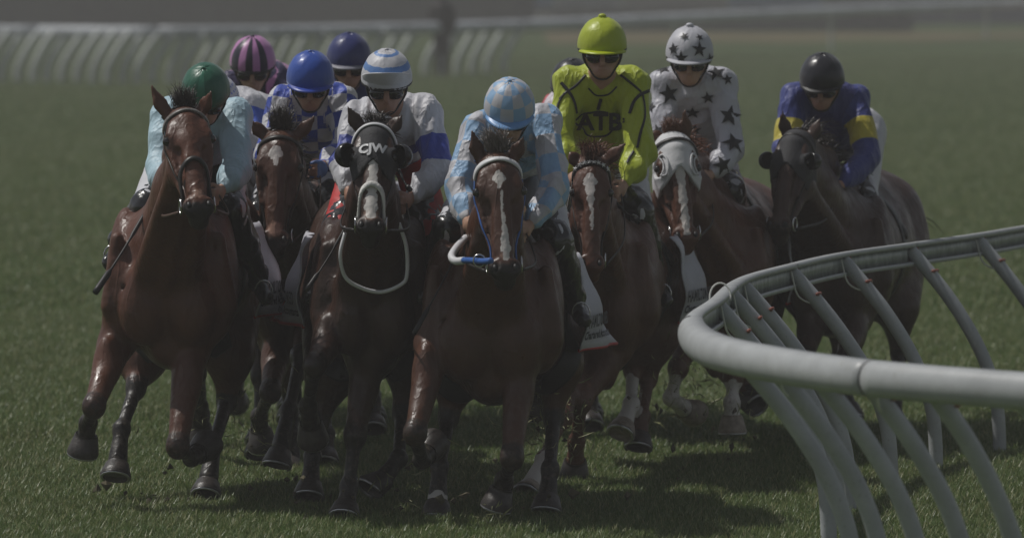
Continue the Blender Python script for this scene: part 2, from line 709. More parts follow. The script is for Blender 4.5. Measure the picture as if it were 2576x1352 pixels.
# ------------------------------------------------------------------ horses
def hoof(name, fet, tip, parent, m, wid=0.066, toe=(0, -1, 0)):
    """a hoof capsule below the pastern: slanted wall, coronet, flat sole with a light racing shoe"""
    ax = norm(np.asarray(tip) - np.asarray(fet))
    toe = np.asarray(toe, float)
    fwd = norm(toe - ax * np.dot(toe, ax)) if abs(np.dot(norm(toe), ax)) < 0.97 else norm(np.cross(ax, (1, 0, 0)))
    side = np.cross(ax, fwd)
    V = []
    F = []
    n = 14
    rings = ((-0.004, 0.66, -0.006), (0.006, 0.74, -0.004), (0.04, 0.86, 0.008), (0.078, 1.0, 0.022), (0.082, 0.97, 0.022))
    tip = np.asarray(tip) - ax * 0.075
    for (d, s, sh) in rings:
        for k in range(n):
            a = 2 * math.pi * k / n
            c, q = math.cos(a), math.sin(a)
            rr = 1.0 if c > -0.3 else 0.86
            V.append(tip + ax * d + fwd * (sh + c * wid * s * 1.08 * rr) + side * q * wid * s)
    for j in range(len(rings) - 1):
        for k in range(n):
            F.append((j * n + k, j * n + (k + 1) % n, (j + 1) * n + (k + 1) % n, (j + 1) * n + k))
    F.append(tuple(range(n)))
    F.append(tuple((len(rings) - 1) * n + k for k in range(n))[::-1])
    o = mesh_obj(name, V, F, m, parent)
    sh = []
    for k in range(11):
        a = math.radians(-125 + 25 * k)
        sh.append(tip + ax * 0.086 + fwd * (0.022 + math.cos(a) * wid * 0.92) + side * math.sin(a) * wid * 0.88)
    v, f = tube(sh, 0.007, 5)
    s = mesh_obj('shoe', v, f, M_SHOE, o)
    return o


def hair_bundle(name, roots, dirs, length, m, parent, n=60, droop=0.5, spread=0.3, thick=0.0022, seed=1, curl=0.02):
    r = np.random.default_rng(seed)
    parts = []
    for i in range(n):
        t = r.uniform(0, 1)
        k = t * (len(roots) - 1)
        a = int(min(k, len(roots) - 2)) if len(roots) > 1 else 0
        fr = k - a
        p = np.asarray(roots[a]) * (1 - fr) + np.asarray(roots[min(a + 1, len(roots) - 1)]) * fr if len(roots) > 1 else np.asarray(roots[0], float)
        p = p + r.normal(size=3) * 0.008
        d0 = dirs[min(a, len(dirs) - 1)]
        d = norm(np.asarray(d0, float) + r.normal(size=3) * spread)
        L = length * r.uniform(0.55, 1.1)
        path = []
        q = p.copy()
        for s in range(6):
            path.append(q.copy())
            q = q + d * L / 5
            d = norm(d + np.array([0, 0, -droop]) * 0.35 + r.normal(size=3) * curl * 4)
        parts.append(tube(path, [thick * 1.3, thick * 1.5, thick * 1.3, thick, thick * 0.7, thick * 0.2], 3))
    v, f = merge(parts)
    return mesh_obj(name, v, f, m, parent)


def horse(sp):
    D = sp['D']
    h = sp.get('h', 0.0125)
    full = sp.get('full', True)
    g = lambda p: W(p[0], p[1], D + p[2])
    P = g(sp['poll'])
    Mz = g(sp['muz'])
    L = np.linalg.norm(Mz - P)
    a = norm(Mz - P)
    sv = np.array([math.cos(sp.get('hyaw', 0)), math.sin(sp.get('hyaw', 0)), sp.get('hroll', 0.0)])
    s = norm(sv - a * np.dot(sv, a))
    n = np.cross(s, a)
    if n[1] > 0:
        n = -n
    k = L / 0.60 * sp.get('hs', 1.0)
    ws = k * sp.get('hw', 1.0)
    ch = g((sp['chest'][0], sp['chest'][1], 0))          # underside of the breast between the forelegs
    zs = ch[2]
    dep = sp.get('dep', 0.84)
    zw = zs + dep
    cx = ch[0]
    rx = W(sp['croup'], 600, D + 1.35)[0]
    X = lambda t: cx + (rx - cx) * t / 1.35
    cw = sp.get('cw', 1.0)
    pt = lambda x, y, z: np.array([X(y) + x, D + y, zs + z])
    legs = {q: [g(p) for p in v] for q, v in sp['legs'].items()}
    allp = np.array([P, Mz] + [p for v in legs.values() for p in v] + [pt(0.4, 1.75, 0), pt(-0.4, 1.75, 0), pt(-.4, 0, 0), pt(.4, 0, 0)] + [g(e) for e in sp['ears']])
    lo = allp.min(0) - 0.22
    hi = allp.max(0) + 0.22
    hi[1] = D + 1.9
    B = Body(lo, hi, h)
    E = lambda u, x, z: P + a * u * k + s * x * ws + n * z * k
    ax3 = (s, a, n)
    # ---- trunk
    B.cone(pt(0, 0.22, 0.42), pt(0, 0.95, 0.42), 0.30 * cw, 0.32 * cw, k=0.08, ax=(1, 0, 0), fl=0.88)
    B.cone(pt(0, 0.95, 0.45), pt(0, 1.3, 0.52), 0.30 * cw, 0.27 * cw, k=0.1, ax=(1, 0, 0), fl=0.92)
    B.ell(pt(0, 0.14, 0.38), (0.215 * cw, 0.27, 0.34), k=0.10)
    B.cone(pt(0, -0.02, 0.10), pt(0, 0.5, 0.06), 0.075, 0.09, k=0.10)
    B.ell(pt(0, 1.42, 0.58), (0.27 * cw, 0.32, 0.25), k=0.1)
    B.cone(pt(0, 0.45, 0.74), pt(0, 1.2, 0.70), 0.10, 0.12, k=0.12)
    for sx in (-1, 1):
        B.ell(pt(sx * 0.105 * cw, -0.09, 0.29), (0.10 * cw, 0.09, 0.17), k=0.05)
        B.ell(pt(sx * 0.20 * cw, 0.17, 0.44), (0.085, 0.19, 0.31), axes=((1, 0, 0), (0, 0.9, -0.4), (0, 0.4, 0.9)), k=0.05)
        B.ell(pt(sx * 0.185 * cw, 0.03, 0.40), (0.085, 0.12, 0.16), k=0.03)
        B.ell(pt(sx * 0.17 * cw, 1.38, 0.48), (0.14, 0.25, 0.26), k=0.07)
    B.cone(pt(0, -0.22, 0.14), pt(0, -0.22, 0.46), 0.016, 0.016, k=0.04, sub=True)
    for sx in (-1, 1):
        B.cone(pt(sx * 0.07, -0.22, 0.52), pt(sx * 0.235 * cw, -0.02, 0.30), 0.008, 0.006, k=0.03, sub=True)
        B.cone(pt(sx * 0.22 * cw, -0.02, 0.60), pt(sx * 0.245 * cw, -0.02, 0.30), 0.03, 0.045, k=0.03)
    # ---- neck
    nb = pt(0, 0.12, 0.55)
    poll_in = E(0.10, 0, -0.10)
    mid = poll_in * 0.52 + nb * 0.48 + np.array([0, 0.0, 0.01])
    B.cone(poll_in, mid, 0.095 * k, 0.135, k=0.06, ax=(1, 0, 0), fl=0.74)
    B.cone(mid, nb, 0.135, 0.23, k=0.09, ax=(1, 0, 0), fl=0.82)
    wt = pt(0, 0.42, dep - 0.10)
    cr = E(0.0, 0, -0.07)
    cm = cr * 0.5 + wt * 0.5 + np.array([0, 0.02, 0.03])
    B.cone(cr, cm, 0.055, 0.06, k=0.08)
    B.cone(cm, wt, 0.06, 0.09, k=0.1)
    for sx in (-1, 1):        # the muscles either side of the windpipe
        B.cone(E(0.24, sx * 0.05, -0.13), pt(sx * 0.09, -0.1, 0.42), 0.045, 0.075, k=0.04)
    B.cone(E(0.25, 0, -0.15), pt(0, -0.14, 0.40), 0.038, 0.045, k=0.03)
    # ---- head
    B.ell(E(0.09, 0, -0.02), (0.088 * ws, 0.115 * k, 0.085 * k), ax3, k=0.03)
    B.ell(E(0.19, 0, -0.005), (0.098 * ws, 0.09 * k, 0.075 * k), ax3, k=0.03)
    B.cone(E(0.16, 0, -0.01), E(0.46, 0, -0.008), 0.074 * ws, 0.042 * ws, k=0.03, ax=n, fl=0.85)
    B.cone(E(0.10, 0, 0.035), E(0.50, 0, 0.022), 0.052 * k, 0.026 * k, k=0.03)
    for sx in (-1, 1):
        B.ell(E(0.185, sx * 0.083, 0.030), (0.024 * ws, 0.034 * k, 0.028 * k), ax3, k=0.012)
        B.ell(E(0.14, sx * 0.065, 0.040), (0.022 * ws, 0.05 * k, 0.020 * k), ax3, k=0.025)
        B.cone(E(0.235, sx * 0.082, 0.008), E(0.37, sx * 0.064, 0.000), 0.016 * k, 0.009 * k, k=0.012)
        B.cone(E(0.25, sx * 0.052, 0.034), E(0.40, sx * 0.040, 0.024), 0.012, 0.010, k=0.02, sub=True)
        B.cone(E(0.30, sx * 0.030, 0.052), E(0.48, sx * 0.034, 0.030), 0.006, 0.007, k=0.02)
        B.ell(E(0.20, sx * 0.055, -0.11), (0.030 * ws, 0.105 * k, 0.095 * k), ax3, k=0.04)
        B.cone(E(0.28, sx * 0.04, -0.12), E(0.52, sx * 0.015, -0.065), 0.035 * k, 0.022 * k, k=0.03)
        B.ell(E(0.545, sx * 0.036, 0.012), (0.027 * ws, 0.034 * k, 0.032 * k), ax3, k=0.010)
    B.ell(E(0.545, 0, -0.015), (0.056 * ws, 0.062 * k, 0.055 * k), ax3, k=0.03)
    B.ell(E(0.585, 0, -0.045), (0.042 * ws, 0.042 * k, 0.045 * k), ax3, k=0.015)
    for sx in (-1, 1):
        B.ell(E(0.190, sx * 0.098, 0.034), (0.018, 0.022 * k, 0.019), ax3, k=0.012, sub=True)
        B.ell(E(0.552, sx * 0.040, 0.042), (0.015 * ws, 0.024 * k, 0.020 * k), ax3, k=0.008, sub=True)
        B.cone(E(0.28, sx * 0.075, -0.055), E(0.42, sx * 0.062, -0.045), 0.012, 0.010, k=0.03, sub=True)
        B.cone(E(0.575, sx * 0.052, -0.028), E(0.615, sx * 0.02, -0.02), 0.005, 0.005, k=0.008, sub=True)
    # ---- ears
    for e, sx in zip(sp['ears'], (-1, 1)):
        tip = g(e)
        base = E(0.005, sx * 0.058, -0.03)
        d = norm(tip - base)
        midp = base + (tip - base) * 0.45 + s * sx * 0.006
        outn = norm(n - d * np.dot(n, d))
        B.cone(base, midp, 0.030, 0.034, k=0.02, ax=outn, fl=0.55)
        B.cone(midp, tip, 0.033, 0.010, k=0.012, ax=outn, fl=0.55)
        B.cone(base + outn * 0.025 + d * 0.045, midp + outn * 0.026 + d * 0.03, 0.013, 0.010, k=0.01, sub=True)
    # ---- legs
    ls = sp.get('ls', 1.0)
    for q, J in legs.items():
        sx = -1 if q[0] == 'l' else 1
        if q[1] == 'f':
            el, kn, fe, tp = J
            sh = pt(sx * 0.165 * cw, 0.06, 0.30)
            B.cone(sh, el, 0.12, 0.078 * ls, k=0.07)
            B.cone(el, kn, 0.080 * ls, 0.043 * ls, k=0.03)
            b1 = el + (kn - el) * 0.28
            B.ell(b1 + np.array([sx * 0.012, -0.02, 0]), (0.046 * ls, 0.052 * ls, 0.12), k=0.04)
            B.ell(kn, (0.053 * ls, 0.055 * ls, 0.060 * ls), k=0.025)
            B.cone(kn, fe, 0.034 * ls, 0.027 * ls, k=0.02)
            back = norm(np.cross(norm(fe - kn), (1, 0, 0)))
            B.cone(kn + (fe - kn) * 0.2 + back * 0.014, fe + back * 0.012, 0.016, 0.018, k=0.02)
        else:
            stf, hk, fe, tp = J
            hip = pt(sx * 0.15 * cw, 1.30, 0.42)
            B.cone(hip, stf, 0.19, 0.125 * ls, k=0.08)
            B.cone(stf, hk, 0.092 * ls, 0.042 * ls, k=0.04)
            B.ell(stf + (hk - stf) * 0.2 + np.array([sx * 0.01, 0.02, 0]), (0.075 * ls, 0.085 * ls, 0.12), k=0.04)
            B.ell(hk, (0.042 * ls, 0.052 * ls, 0.062 * ls), k=0.03)
            B.cone(hk, fe, 0.035 * ls, 0.028 * ls, k=0.02)
        B.ell(fe, 0.044 * ls, k=0.02)
        B.cone(fe, fe + (tp - fe) * 0.65, 0.032 * ls, 0.046 * ls, k=0.02)
    # ---- coat markings
    blaze = sp.get('blaze')
    socks = sp.get('socks', {})
    pk = sp.get('points', 1.0)

    def paint(p, nn):
        out = np.zeros((len(p), 3))
        q = p - P
        u = (q @ a) / k
        x = (q @ s) / ws
        z = (q @ n) / k
        onhead = (u > -0.02) & (u < 0.68) & (np.abs(x) < 0.14) & (z > -0.2)
        if blaze:
            w = np.zeros(len(p))
            for (u0, u1, hw0, hw1, off) in blaze:
                t = np.clip((u - u0) / (u1 - u0), 0, 1)
                hw = hw0 + (hw1 - hw0) * t + 0.25 * hw0 * np.sin(u * 41 + 1.3) * np.sin(u * 97)
                inside = np.clip((hw - np.abs(x - off)) / 0.008 + 0.5, 0, 1) * np.clip((u - u0) / 0.015 + .5, 0, 1) * np.clip((u1 - u) / 0.015 + .5, 0, 1)
                w = np.maximum(w, inside)
            out[:, 0] = np.where(onhead & (z > 0.0), w, 0)
        # dark muzzle
        dk = np.clip((u - 0.50) / 0.06, 0, 1) * onhead * sp.get('muzdark', 0.9)
        dk = np.maximum(dk, np.clip(1 - np.linalg.norm(np.stack([u - 0.19, np.abs(x) - 0.095, z - 0.03], 1), axis=1) / 0.045, 0, 1) * onhead)
        pale = np.clip(1 - np.linalg.norm(np.stack([(u - 0.505) / 1.0, x, z - 0.045], 1), axis=1) / 0.06, 0, 1) * onhead * sp.get('snip', 0.8)
        out[:, 2] = pale
        out[:, 1] = dk * (1 - pale)
        # dark lower legs
        for qn, J in legs.items():
            best = None
            kn, fe, tp = J[1], J[2], J[3]
            for (a0, b0) in ((kn, fe), (fe, tp)):
                ba = b0 - a0
                t = np.clip(((p - a0) @ ba) / np.dot(ba, ba), 0, 1)
                d = np.linalg.norm(p - (a0 + t[:, None] * ba), axis=1)
                m = np.clip((0.085 - d) / 0.02, 0, 1)
                out[:, 1] = np.maximum(out[:, 1], m * pk * (1.0 if a0 is fe else np.clip(0.6 + t * 2, 0, 1)))
            if qn in socks:
                hgt = socks[qn]
                ba = fe - tp
                for (a0, b0, lim) in ((tp, fe, min(1.3, 1.0 + hgt)), (fe, kn, hgt)):
                    ba = b0 - a0
                    t = ((p - a0) @ ba) / np.dot(ba, ba)
                    d = np.linalg.norm(p - (a0 + np.clip(t, 0, 1)[:, None] * ba), axis=1)
                    m = np.clip((0.08 - d) / 0.02, 0, 1) * np.clip((lim - t + 0.07 * np.sin(p[:, 0] * 90) * np.sin(p[:, 2] * 70)) / 0.15, 0, 1) * sp.get('sockw', 1.0)
                    out[:, 0] = np.maximum(out[:, 0], m)
        return out
    org = np.array([X(0.7), D + 0.7, 0.0])
    o, pts, quads = body_obj('horse', B, COATS[sp['coat']], None, org, attr=('coat', 'COLOR', paint))
    props(o, sp['label'], 'horse', 'race horses galloping round the bend')
    bv = bvh_of(pts, quads)
    # ---- hooves, eyes, hair
    for q, J in legs.items():
        hoof('hoof', J[2], J[3], o, M_HOOFP if q in socks and sp.get('palehoof') else M_HOOF, 0.074 * ls,
             sp.get('toes', {}).get(q, (0, -1, 0.15)))
    for sx in (-1, 1):
        v, f = ball(E(0.188, sx * 0.090, 0.026), 0.021 * k, 12, 8)
        mesh_obj('eye', v, f, M_EYE, o)
        v, f = ball(E(0.553, sx * 0.040, 0.030), (0.011 * ws, 0.017 * k, 0.010), 10, 6, ax3)
        mesh_obj('nostril', v, f, M_BLACK, o)
    M_H = sp.get('hair', M_MANE)
    crest = [cr + (wt - cr) * t + np.array([0, 0.02, 0.05 + 0.04 * math.sin(t * 3)]) for t in np.linspace(0, 1, 9)]
    hair_bundle('mane', crest, [(0.5, 0.25, 0.6)], 0.13, M_H, o, 170, 0.7, 0.3, 0.003, seed=3)
    fl = sp.get('forelock', (0, 0.1, 60, 0.3, (0.1, 0.2, 0.9)))
    if fl:
        hair_bundle('forelock', [E(-0.02, -0.035, 0.02), E(-0.02, 0.035, 0.02)], [fl[4]], fl[1] * 0.85, sp.get('flhair', M_H), o, int(fl[2] * 2.2), fl[3] + 0.7, 0.17, 0.0013, seed=5, curl=0.014)
    tl = pt(0, 1.72, 0.62)
    hair_bundle('tail', [tl, tl + np.array([0.02, 0, -0.03])], [sp.get('taildir', (0.1, 0.85, 0.05))], 0.75, M_H, o, 130, 0.55, 0.12, 0.0045, seed=9)
    R = dict(o=o, bvh=bv, E=E, P=P, a=a, s=s, n=n, k=k, ws=ws, pt=pt, X=X, D=D, zs=zs, dep=dep, cw=cw, h=h, sp=sp, axes=ax3, wt=wt)
    return R


def sweat_ring(path, r, name, m, parent):
    v, f = tube(path, r, 6, closed=True)
    return mesh_obj(name, v, f, m, parent)


def bridle(H, bm, nu=0.32, brow=None, nose=None, browm=None, nosew=0.022, reins=None, browon=True, side=True):
    o, bv, E, k = H['o'], H['bvh'], H['E'], H['k']
    if browon:
        strap('browband', bv, [E(0.10, -0.105, -0.02), E(0.065, -0.085, 0.03), E(0.048, -0.04, 0.075), E(0.045, 0, 0.085), E(0.048, 0.04, 0.075), E(0.065, 0.085, 0.03), E(0.10, 0.105, -0.02)],
              brow or 0.024, browm or bm, o, 0.006, 0.006)
    for sx in (-1, 1):
        if side:
            strap('cheek_strap', bv, [E(0.0, sx * 0.05, -0.06), E(0.10, sx * 0.115, -0.03), E(0.22, sx * 0.11, -0.03), E(0.34, sx * 0.085, -0.03), E(0.50, sx * 0.065, -0.035)], 0.013, bm, o)
        c = E(0.515, sx * 0.068, -0.03)
        ring = [c + H['a'] * 0.034 * math.cos(t) + H['n'] * 0.034 * math.sin(t) for t in np.linspace(0, 2 * math.pi, 14, endpoint=False)]
        sweat_ring(ring, 0.0045, 'bit_ring', M_STEEL, o)
    strap('headpiece', bv, [E(0.0, -0.10, -0.06), E(-0.02, -0.04, -0.02), E(-0.03, 0.0, 0.0), E(-0.02, 0.04, -0.02), E(0.0, 0.10, -0.06)], 0.022, bm, o)
    if nose:
        strap('noseband', bv, [E(0.51, -0.075, -0.05), E(nu + 0.09, -0.07, 0.01), E(nu + 0.03, -0.042, 0.052), E(nu, 0, 0.07), E(nu + 0.03, 0.042, 0.052), E(nu + 0.09, 0.07, 0.01), E(0.51, 0.075, -0.05)],
              nosew, nose, o, 0.011, 0.009, smooth=9)


def reins(H, J, m, slack=0.05):
    E = H['E']
    for sx, hand in ((-1, J['hL']), (1, J['hR'])):
        a = E(0.53, sx * 0.075, -0.05)
        b = np.asarray(hand)
        mid = (a + b) / 2 + np.array([sx * 0.05, 0, -slack])
        path = catmull([a, mid, b], 6)
        v, f = tube(path, 0.0075, 5, flat=((1, 0, 0), 0.5))
        mesh_obj('rein', v, f, m, H['o'])


def girth_and_saddle(H, J=None, cloth=True, text=True, sides=(-1, 1)):
    o, bv, pt = H['o'], H['bvh'], H['pt']
    cw, dep = H['cw'], H['dep']
    ring = []
    for t in np.linspace(0, 2 * math.pi, 20, endpoint=False):
        ring.append(pt(math.sin(t) * 0.36 * cw, 0.62, 0.40 - math.cos(t) * 0.42))
    strap('girth', bv, ring, 0.10, M_WHITEC if H['sp'].get('whitegirth') else M_BLACK, o, closed=True, snap=0.3)
    # saddle: small racing tree
    B = Body(pt(-0.4, 0.4, 0.4), pt(0.4, 1.2, 1.1), 0.018)
    top = dep - 0.06
    B.cone(pt(0, 0.55, top + 0.03), pt(0, 0.95, top + 0.02), 0.07, 0.09, k=0.05)
    for sx in (-1, 1):
        B.cone(pt(sx * 0.08, 0.68, top - 0.02), pt(sx * 0.27 * cw, 0.68, top - 0.26), 0.07, 0.05, k=0.05, ax=(1, 0, 0.4), fl=0.5)
    body_obj('saddle', B, M_LEATHER, o)
    if cloth:
        # number cloth: hangs over the back, flares away from the flank at its rear edge, red hem
        for sx in sides:
            NU, NV = 16, 14
            V = []
            for j in range(NV + 1):
                v = j / NV
                for i in range(NU + 1):
                    u = i / NU
                    y = 0.56 + u * 0.58
                    ang = 0.95 + v * 1.2
                    rx, rz = 0.31 * cw, 0.36
                    x = sx * (math.sin(min(ang, 1.62)) * rx + 0.03 + 0.06 * v * u)
                    z = 0.42 + math.cos(min(ang, 1.62)) * rz - max(0, ang - 1.62) * 0.36
                    x += sx * (0.018 * math.sin(u * 9 + v * 3) + 0.085 * u * v * v + 0.012 * math.sin(v * 11 + 2 * u))
                    y += 0.015 * math.sin(v * 8)
                    V.append(pt(x, y, z))
            F = [(j * (NU + 1) + i, j * (NU + 1) + i + 1, (j + 1) * (NU + 1) + i + 1, (j + 1) * (NU + 1) + i) for j in range(NV) for i in range(NU)]
            c = mesh_obj('number_cloth', V, F, M_WHITEC, o)
            md = c.modifiers.new('thick', 'SOLIDIFY')
            md.thickness = 0.006
            edge = [V[NV * (NU + 1) + i] for i in range(NU + 1)]
            v_, f_ = tube(edge, 0.008, 5)
            mesh_obj('red_hem', v_, f_, M_RED, c)
            edge = [V[j * (NU + 1) + NU] for j in range(3, NV + 1)]
            v_, f_ = tube(edge, 0.006, 5)
            mesh_obj('red_hem', v_, f_, M_RED, c)
            if text:
                cb = BVHTree.FromPolygons([tuple(p) for p in V], F)
                for tx, vv, sz in (('HAMILTONREID', 0.72, 0.078), ('Chartered Accountants', 0.86, 0.050)):
                    cc = np.array(V[int(round(vv * NV)) * (NU + 1) + NU // 2])
                    decal('cloth_lettering', cb, text2d(tx, sz, 0.002), cc, (sx, -0.25, 0.1), M_NAVYP, c, 1.0, off=0.014)


# ------------------------------------------------------------------ riders
def rider(sp):
    D = sp['D']
    g = lambda p: W(p[0], p[1], D + p[2])
    h = 0.0095
    J = {q: g(sp[q]) for q in ('head', 'shL', 'shR', 'elL', 'elR', 'haL', 'haR', 'hip', 'knL', 'knR', 'anL', 'anR')}
    R = sp['R'] / S(D + sp['head'][2])
    hc = J['head']
    look = norm(sp.get('look', (0, -1, -0.25)))
    rt = norm(np.cross(look, (0, 0, 1)))
    if rt[0] < 0:
        rt = -rt
    up = np.cross(rt, look)
    if up[2] < 0:
        up = -up
    hd = lambda x, y, z: hc + (rt * x + look * y + up * z) * (R / 0.112)
    hx = (rt, look, up)
    neck0 = hd(0, -0.02, -0.13)
    shm = (J['shL'] + J['shR']) / 2
    chest = shm * 0.72 + J['hip'] * 0.28 + np.array([0, -0.0, -0.03])
    lo = np.min(list(J.values()), axis=0) - 0.26
    hi = np.max(list(J.values()), axis=0) + 0.26
    B = Body(lo, hi, h)
    # skull, face
    B.ell(hd(0, 0.0, 0.0), (0.082, 0.098, 0.10), hx, k=0.02)
    B.cone(hd(0, 0.045, -0.06), hd(0, 0.058, -0.115), 0.056, 0.034, k=0.03)
    B.ell(hd(0, 0.075, -0.135), (0.024, 0.022, 0.018), hx, k=0.02)
    B.cone(hd(0, 0.098, -0.045), hd(0, 0.118, -0.082), 0.010, 0.015, k=0.015)
    for sx in (-1, 1):
        B.ell(hd(sx * 0.038, 0.072, -0.06), (0.024, 0.02, 0.022), hx, k=0.02)
        B.ell(hd(sx * 0.078, -0.005, -0.055), (0.010, 0.022, 0.032), hx, k=0.01)
        B.cone(hd(sx * 0.055, 0.01, -0.08), hd(sx * 0.02, 0.065, -0.125), 0.022, 0.022, k=0.03)
    B.ell(hd(0, 0.098, -0.103), (0.024, 0.010, 0.007), hx, k=0.006)
    B.ell(hd(0, 0.095, -0.116), (0.020, 0.010, 0.007), hx, k=0.006)
    B.cone(hd(-0.02, 0.108, -0.109), hd(0.02, 0.108, -0.109), 0.004, 0.004, k=0.004, sub=True)
    B.cone(hd(0, -0.01, -0.07), shm + np.array([0, 0.03, 0.0]), 0.055, 0.065, k=0.04)
    # trunk and limbs under the clothes
    B.cone(chest, J['hip'], 0.12, 0.12, k=0.05)
    sides = (('L', -1), ('R', 1))
    for q, sx in sides:
        B.cone(shm, J['sh' + q], 0.06, 0.05, k=0.05)
        B.cone(J['sh' + q], J['el' + q], 0.045, 0.036, k=0.02)
        wr = J['ha' + q] + norm(J['el' + q] - J['ha' + q]) * 0.055
        B.cone(J['el' + q], wr, 0.036, 0.026, k=0.02)
        B.cone(J['hip'] + rt * sx * 0.08, J['kn' + q], 0.075, 0.05, k=0.03)
        B.cone(J['kn' + q], J['an' + q], 0.045, 0.033, k=0.02)
        # hand: palm, four curled fingers and a thumb round the rein
        fd = norm(J['ha' + q] - J['el' + q])
        pd = norm(fd + np.array([-sx * 0.5, -0.2, -0.3]))
        B.cone(wr, J['ha' + q], 0.026, 0.034, k=0.012, ax=(1, 0, 0), fl=0.75)
        for f in range(4):
            b0 = J['ha' + q] + np.array([0, -0.012, 0.030 - 0.021 * f]) + fd * 0.018
            ln = (0.034, 0.038, 0.036, 0.028)[f]
            b1 = b0 + norm(np.array([-sx * 0.35, -0.9, -0.1])) * ln
            b2 = b1 + norm(np.array([-sx * 0.95, 0.15, -0.15])) * ln * 0.8
            B.cone(b0, b1, 0.0115, 0.0105, k=0.004)
            B.cone(b1, b2, 0.0105, 0.009, k=0.004)
        t0 = J['ha' + q] + np.array([-sx * 0.005, -0.01, 0.035])
        t1 = t0 + np.array([-sx * 0.022, -0.026, 0.010])
        B.cone(t0, t1, 0.012, 0.010, k=0.005)
        B.cone(t1, t1 + np.array([-sx * 0.018, -0.016, -0.012]), 0.010, 0.009, k=0.004)
    org = np.array([J['hip'][0], J['hip'][1], J['hip'][2]])
    o, pts, quads = body_obj('person', B, sp.get('skin', M_SKIN), None, org)
    props(o, sp['label'], 'person', 'riders crouched on the race horses')
    hbv = bvh_of(pts, quads)
    # ---- silks
    prims = []
    K = Body(lo - 0.03, hi + 0.03, 0.0105)

    def add(p0, p1, r0, r1, k, part, voff, **kw):
        K.cone(p0, p1, r0, r1, k=k, **kw)
        prims.append((np.asarray(p0), np.asarray(p1), r0, r1, part, voff))
    bulk = sp.get('bulk', 1.0)
    add(chest + (0, 0, 0.0), J['hip'], 0.155 * bulk, 0.13 * bulk, 0.08, 0, 0.0, ax=rt, fl=1.12)
    add(shm + np.array([0, 0.03, -0.02]), chest, 0.11, 0.15 * bulk, 0.08, 0, -0.12, ax=rt, fl=1.15)
    fa = sp.get('sleeve', 1.0)
    for q, sx in sides:
        add(shm + rt * sx * 0.05 + np.array([0, 0.03, -0.02]), J['sh' + q], 0.095, 0.070, 0.07, 0, -0.1)
        add(J['sh' + q], J['el' + q], 0.072 * fa, 0.064 * fa, 0.035, 1, 0.0)
        wr = J['ha' + q] + norm(J['el' + q] - J['ha' + q]) * 0.06
        Lu = np.linalg.norm(J['el' + q] - J['sh' + q])
        fm = J['el' + q] + (wr - J['el' + q]) * 0.6
        add(J['el' + q], fm, 0.064 * fa, 0.060 * fa, 0.03, 2, Lu)
        add(fm, wr, 0.058 * fa, 0.036, 0.02, 2, Lu + np.linalg.norm(fm - J['el' + q]))
    K.ell(neck0 + up * 0.03, 0.055, k=0.02, sub=True)

    def uvw(p, nn):
        best = np.full(len(p), 1e9)
        out = np.zeros((len(p), 3))
        for (a0, b0, r0, r1, part, vo) in prims:
            ba = b0 - a0
            L = np.linalg.norm(ba) + 1e-9
            t = ((p - a0) @ ba) / L ** 2
            tc = np.clip(t, 0, 1)
            dv = p - (a0 + tc[:, None] * ba)
            d = np.linalg.norm(dv, axis=1) - (r0 + (r1 - r0) * tc)
            w = d < best
            zax = norm(ba)
            e1 = norm(np.cross(zax, (0.0, 1.0, 0.12)))
            e2 = np.cross(zax, e1)
            ang = np.arctan2(dv @ e1, dv @ e2)
            rr = 0.14 if part == 0 else 0.068
            if part == 0:
                u = p[:, 0] - shm[0]
                vv = (p[:, 2] - shm[2]) * -0.8 + (p[:, 1] - shm[1]) * 0.6
            else:
                u = ang * rr
                vv = t * L + vo
            out[w] = np.stack([u, vv, np.full(len(p), part)], 1)[w]
            best = np.minimum(best, d)
        return out
    wr_fn = waves(sp.get('seed', 1), 19, 0.011)
    jk, jp, jq = body_obj('silks_jacket', K, sp['silk'], o, attr=('cloth', 'VEC', uvw), wrinkle=wr_fn)
    if sp.get('silklabel'):
        jk['label'] = sp['silklabel']
    jbv = bvh_of(jp, jq)
    v, f = tube([neck0 + up * 0.02 + (rt * math.cos(t) * 0.062 + look * (math.sin(t) * 0.062)) - up * 0.012 * math.sin(t) for t in np.linspace(0, 2 * math.pi, 16, endpoint=False)], 0.013, 6, closed=True)
    mesh_obj('collar', v, f, sp.get('collar', M_WHITEC), o)
    # ---- breeches
    K = Body(lo - 0.03, hi + 0.03, 0.012)
    K.cone(J['hip'] + rt * 0.05, J['hip'] - rt * 0.05, 0.145, 0.145, k=0.05)
    for q, sx in sides:
        hp = J['hip'] + rt * sx * 0.09
        K.cone(hp, J['kn' + q], 0.112, 0.07, k=0.05)
        K.cone(J['kn' + q], J['kn' + q] + (J['an' + q] - J['kn' + q]) * 0.2, 0.07, 0.055, k=0.03)
    body_obj('breeches', K, sp.get('breech', M_BREECH), o, wrinkle=waves(5, 22, 0.006))
    # ---- boots
    for q, sx in sides:
        kn, an = J['kn' + q], J['an' + q]
        K = Body(np.minimum(kn, an) - 0.3, np.maximum(kn, an) + 0.3, 0.0115)
        top = kn + (J['hip'] - kn) * sp.get('boottop', 0.22)
        K.cone(top, kn, 0.088, 0.074, k=0.03)
        K.cone(kn, kn + (an - kn) * 0.5, 0.072, 0.064, k=0.03)
        top = kn
        K.cone(top + (an - top) * 0.45, an, 0.062, 0.040, k=0.02)
        td = norm(sp.get('toe', (0, -0.85, -0.35)) + np.array([sx * 0.25, 0, 0]))
        hl = an - td * 0.03 + np.array([0, 0.01, -0.05])
        K.cone(an, hl, 0.042, 0.038, k=0.03)
        K.cone(hl, hl + td * 0.17, 0.038, 0.034, k=0.03)
        body_obj('boot', K, M_BOOT, o, wrinkle=waves(8, 45, 0.004))
        # stirrup iron below the foot and its leather
        c = hl + td * 0.12
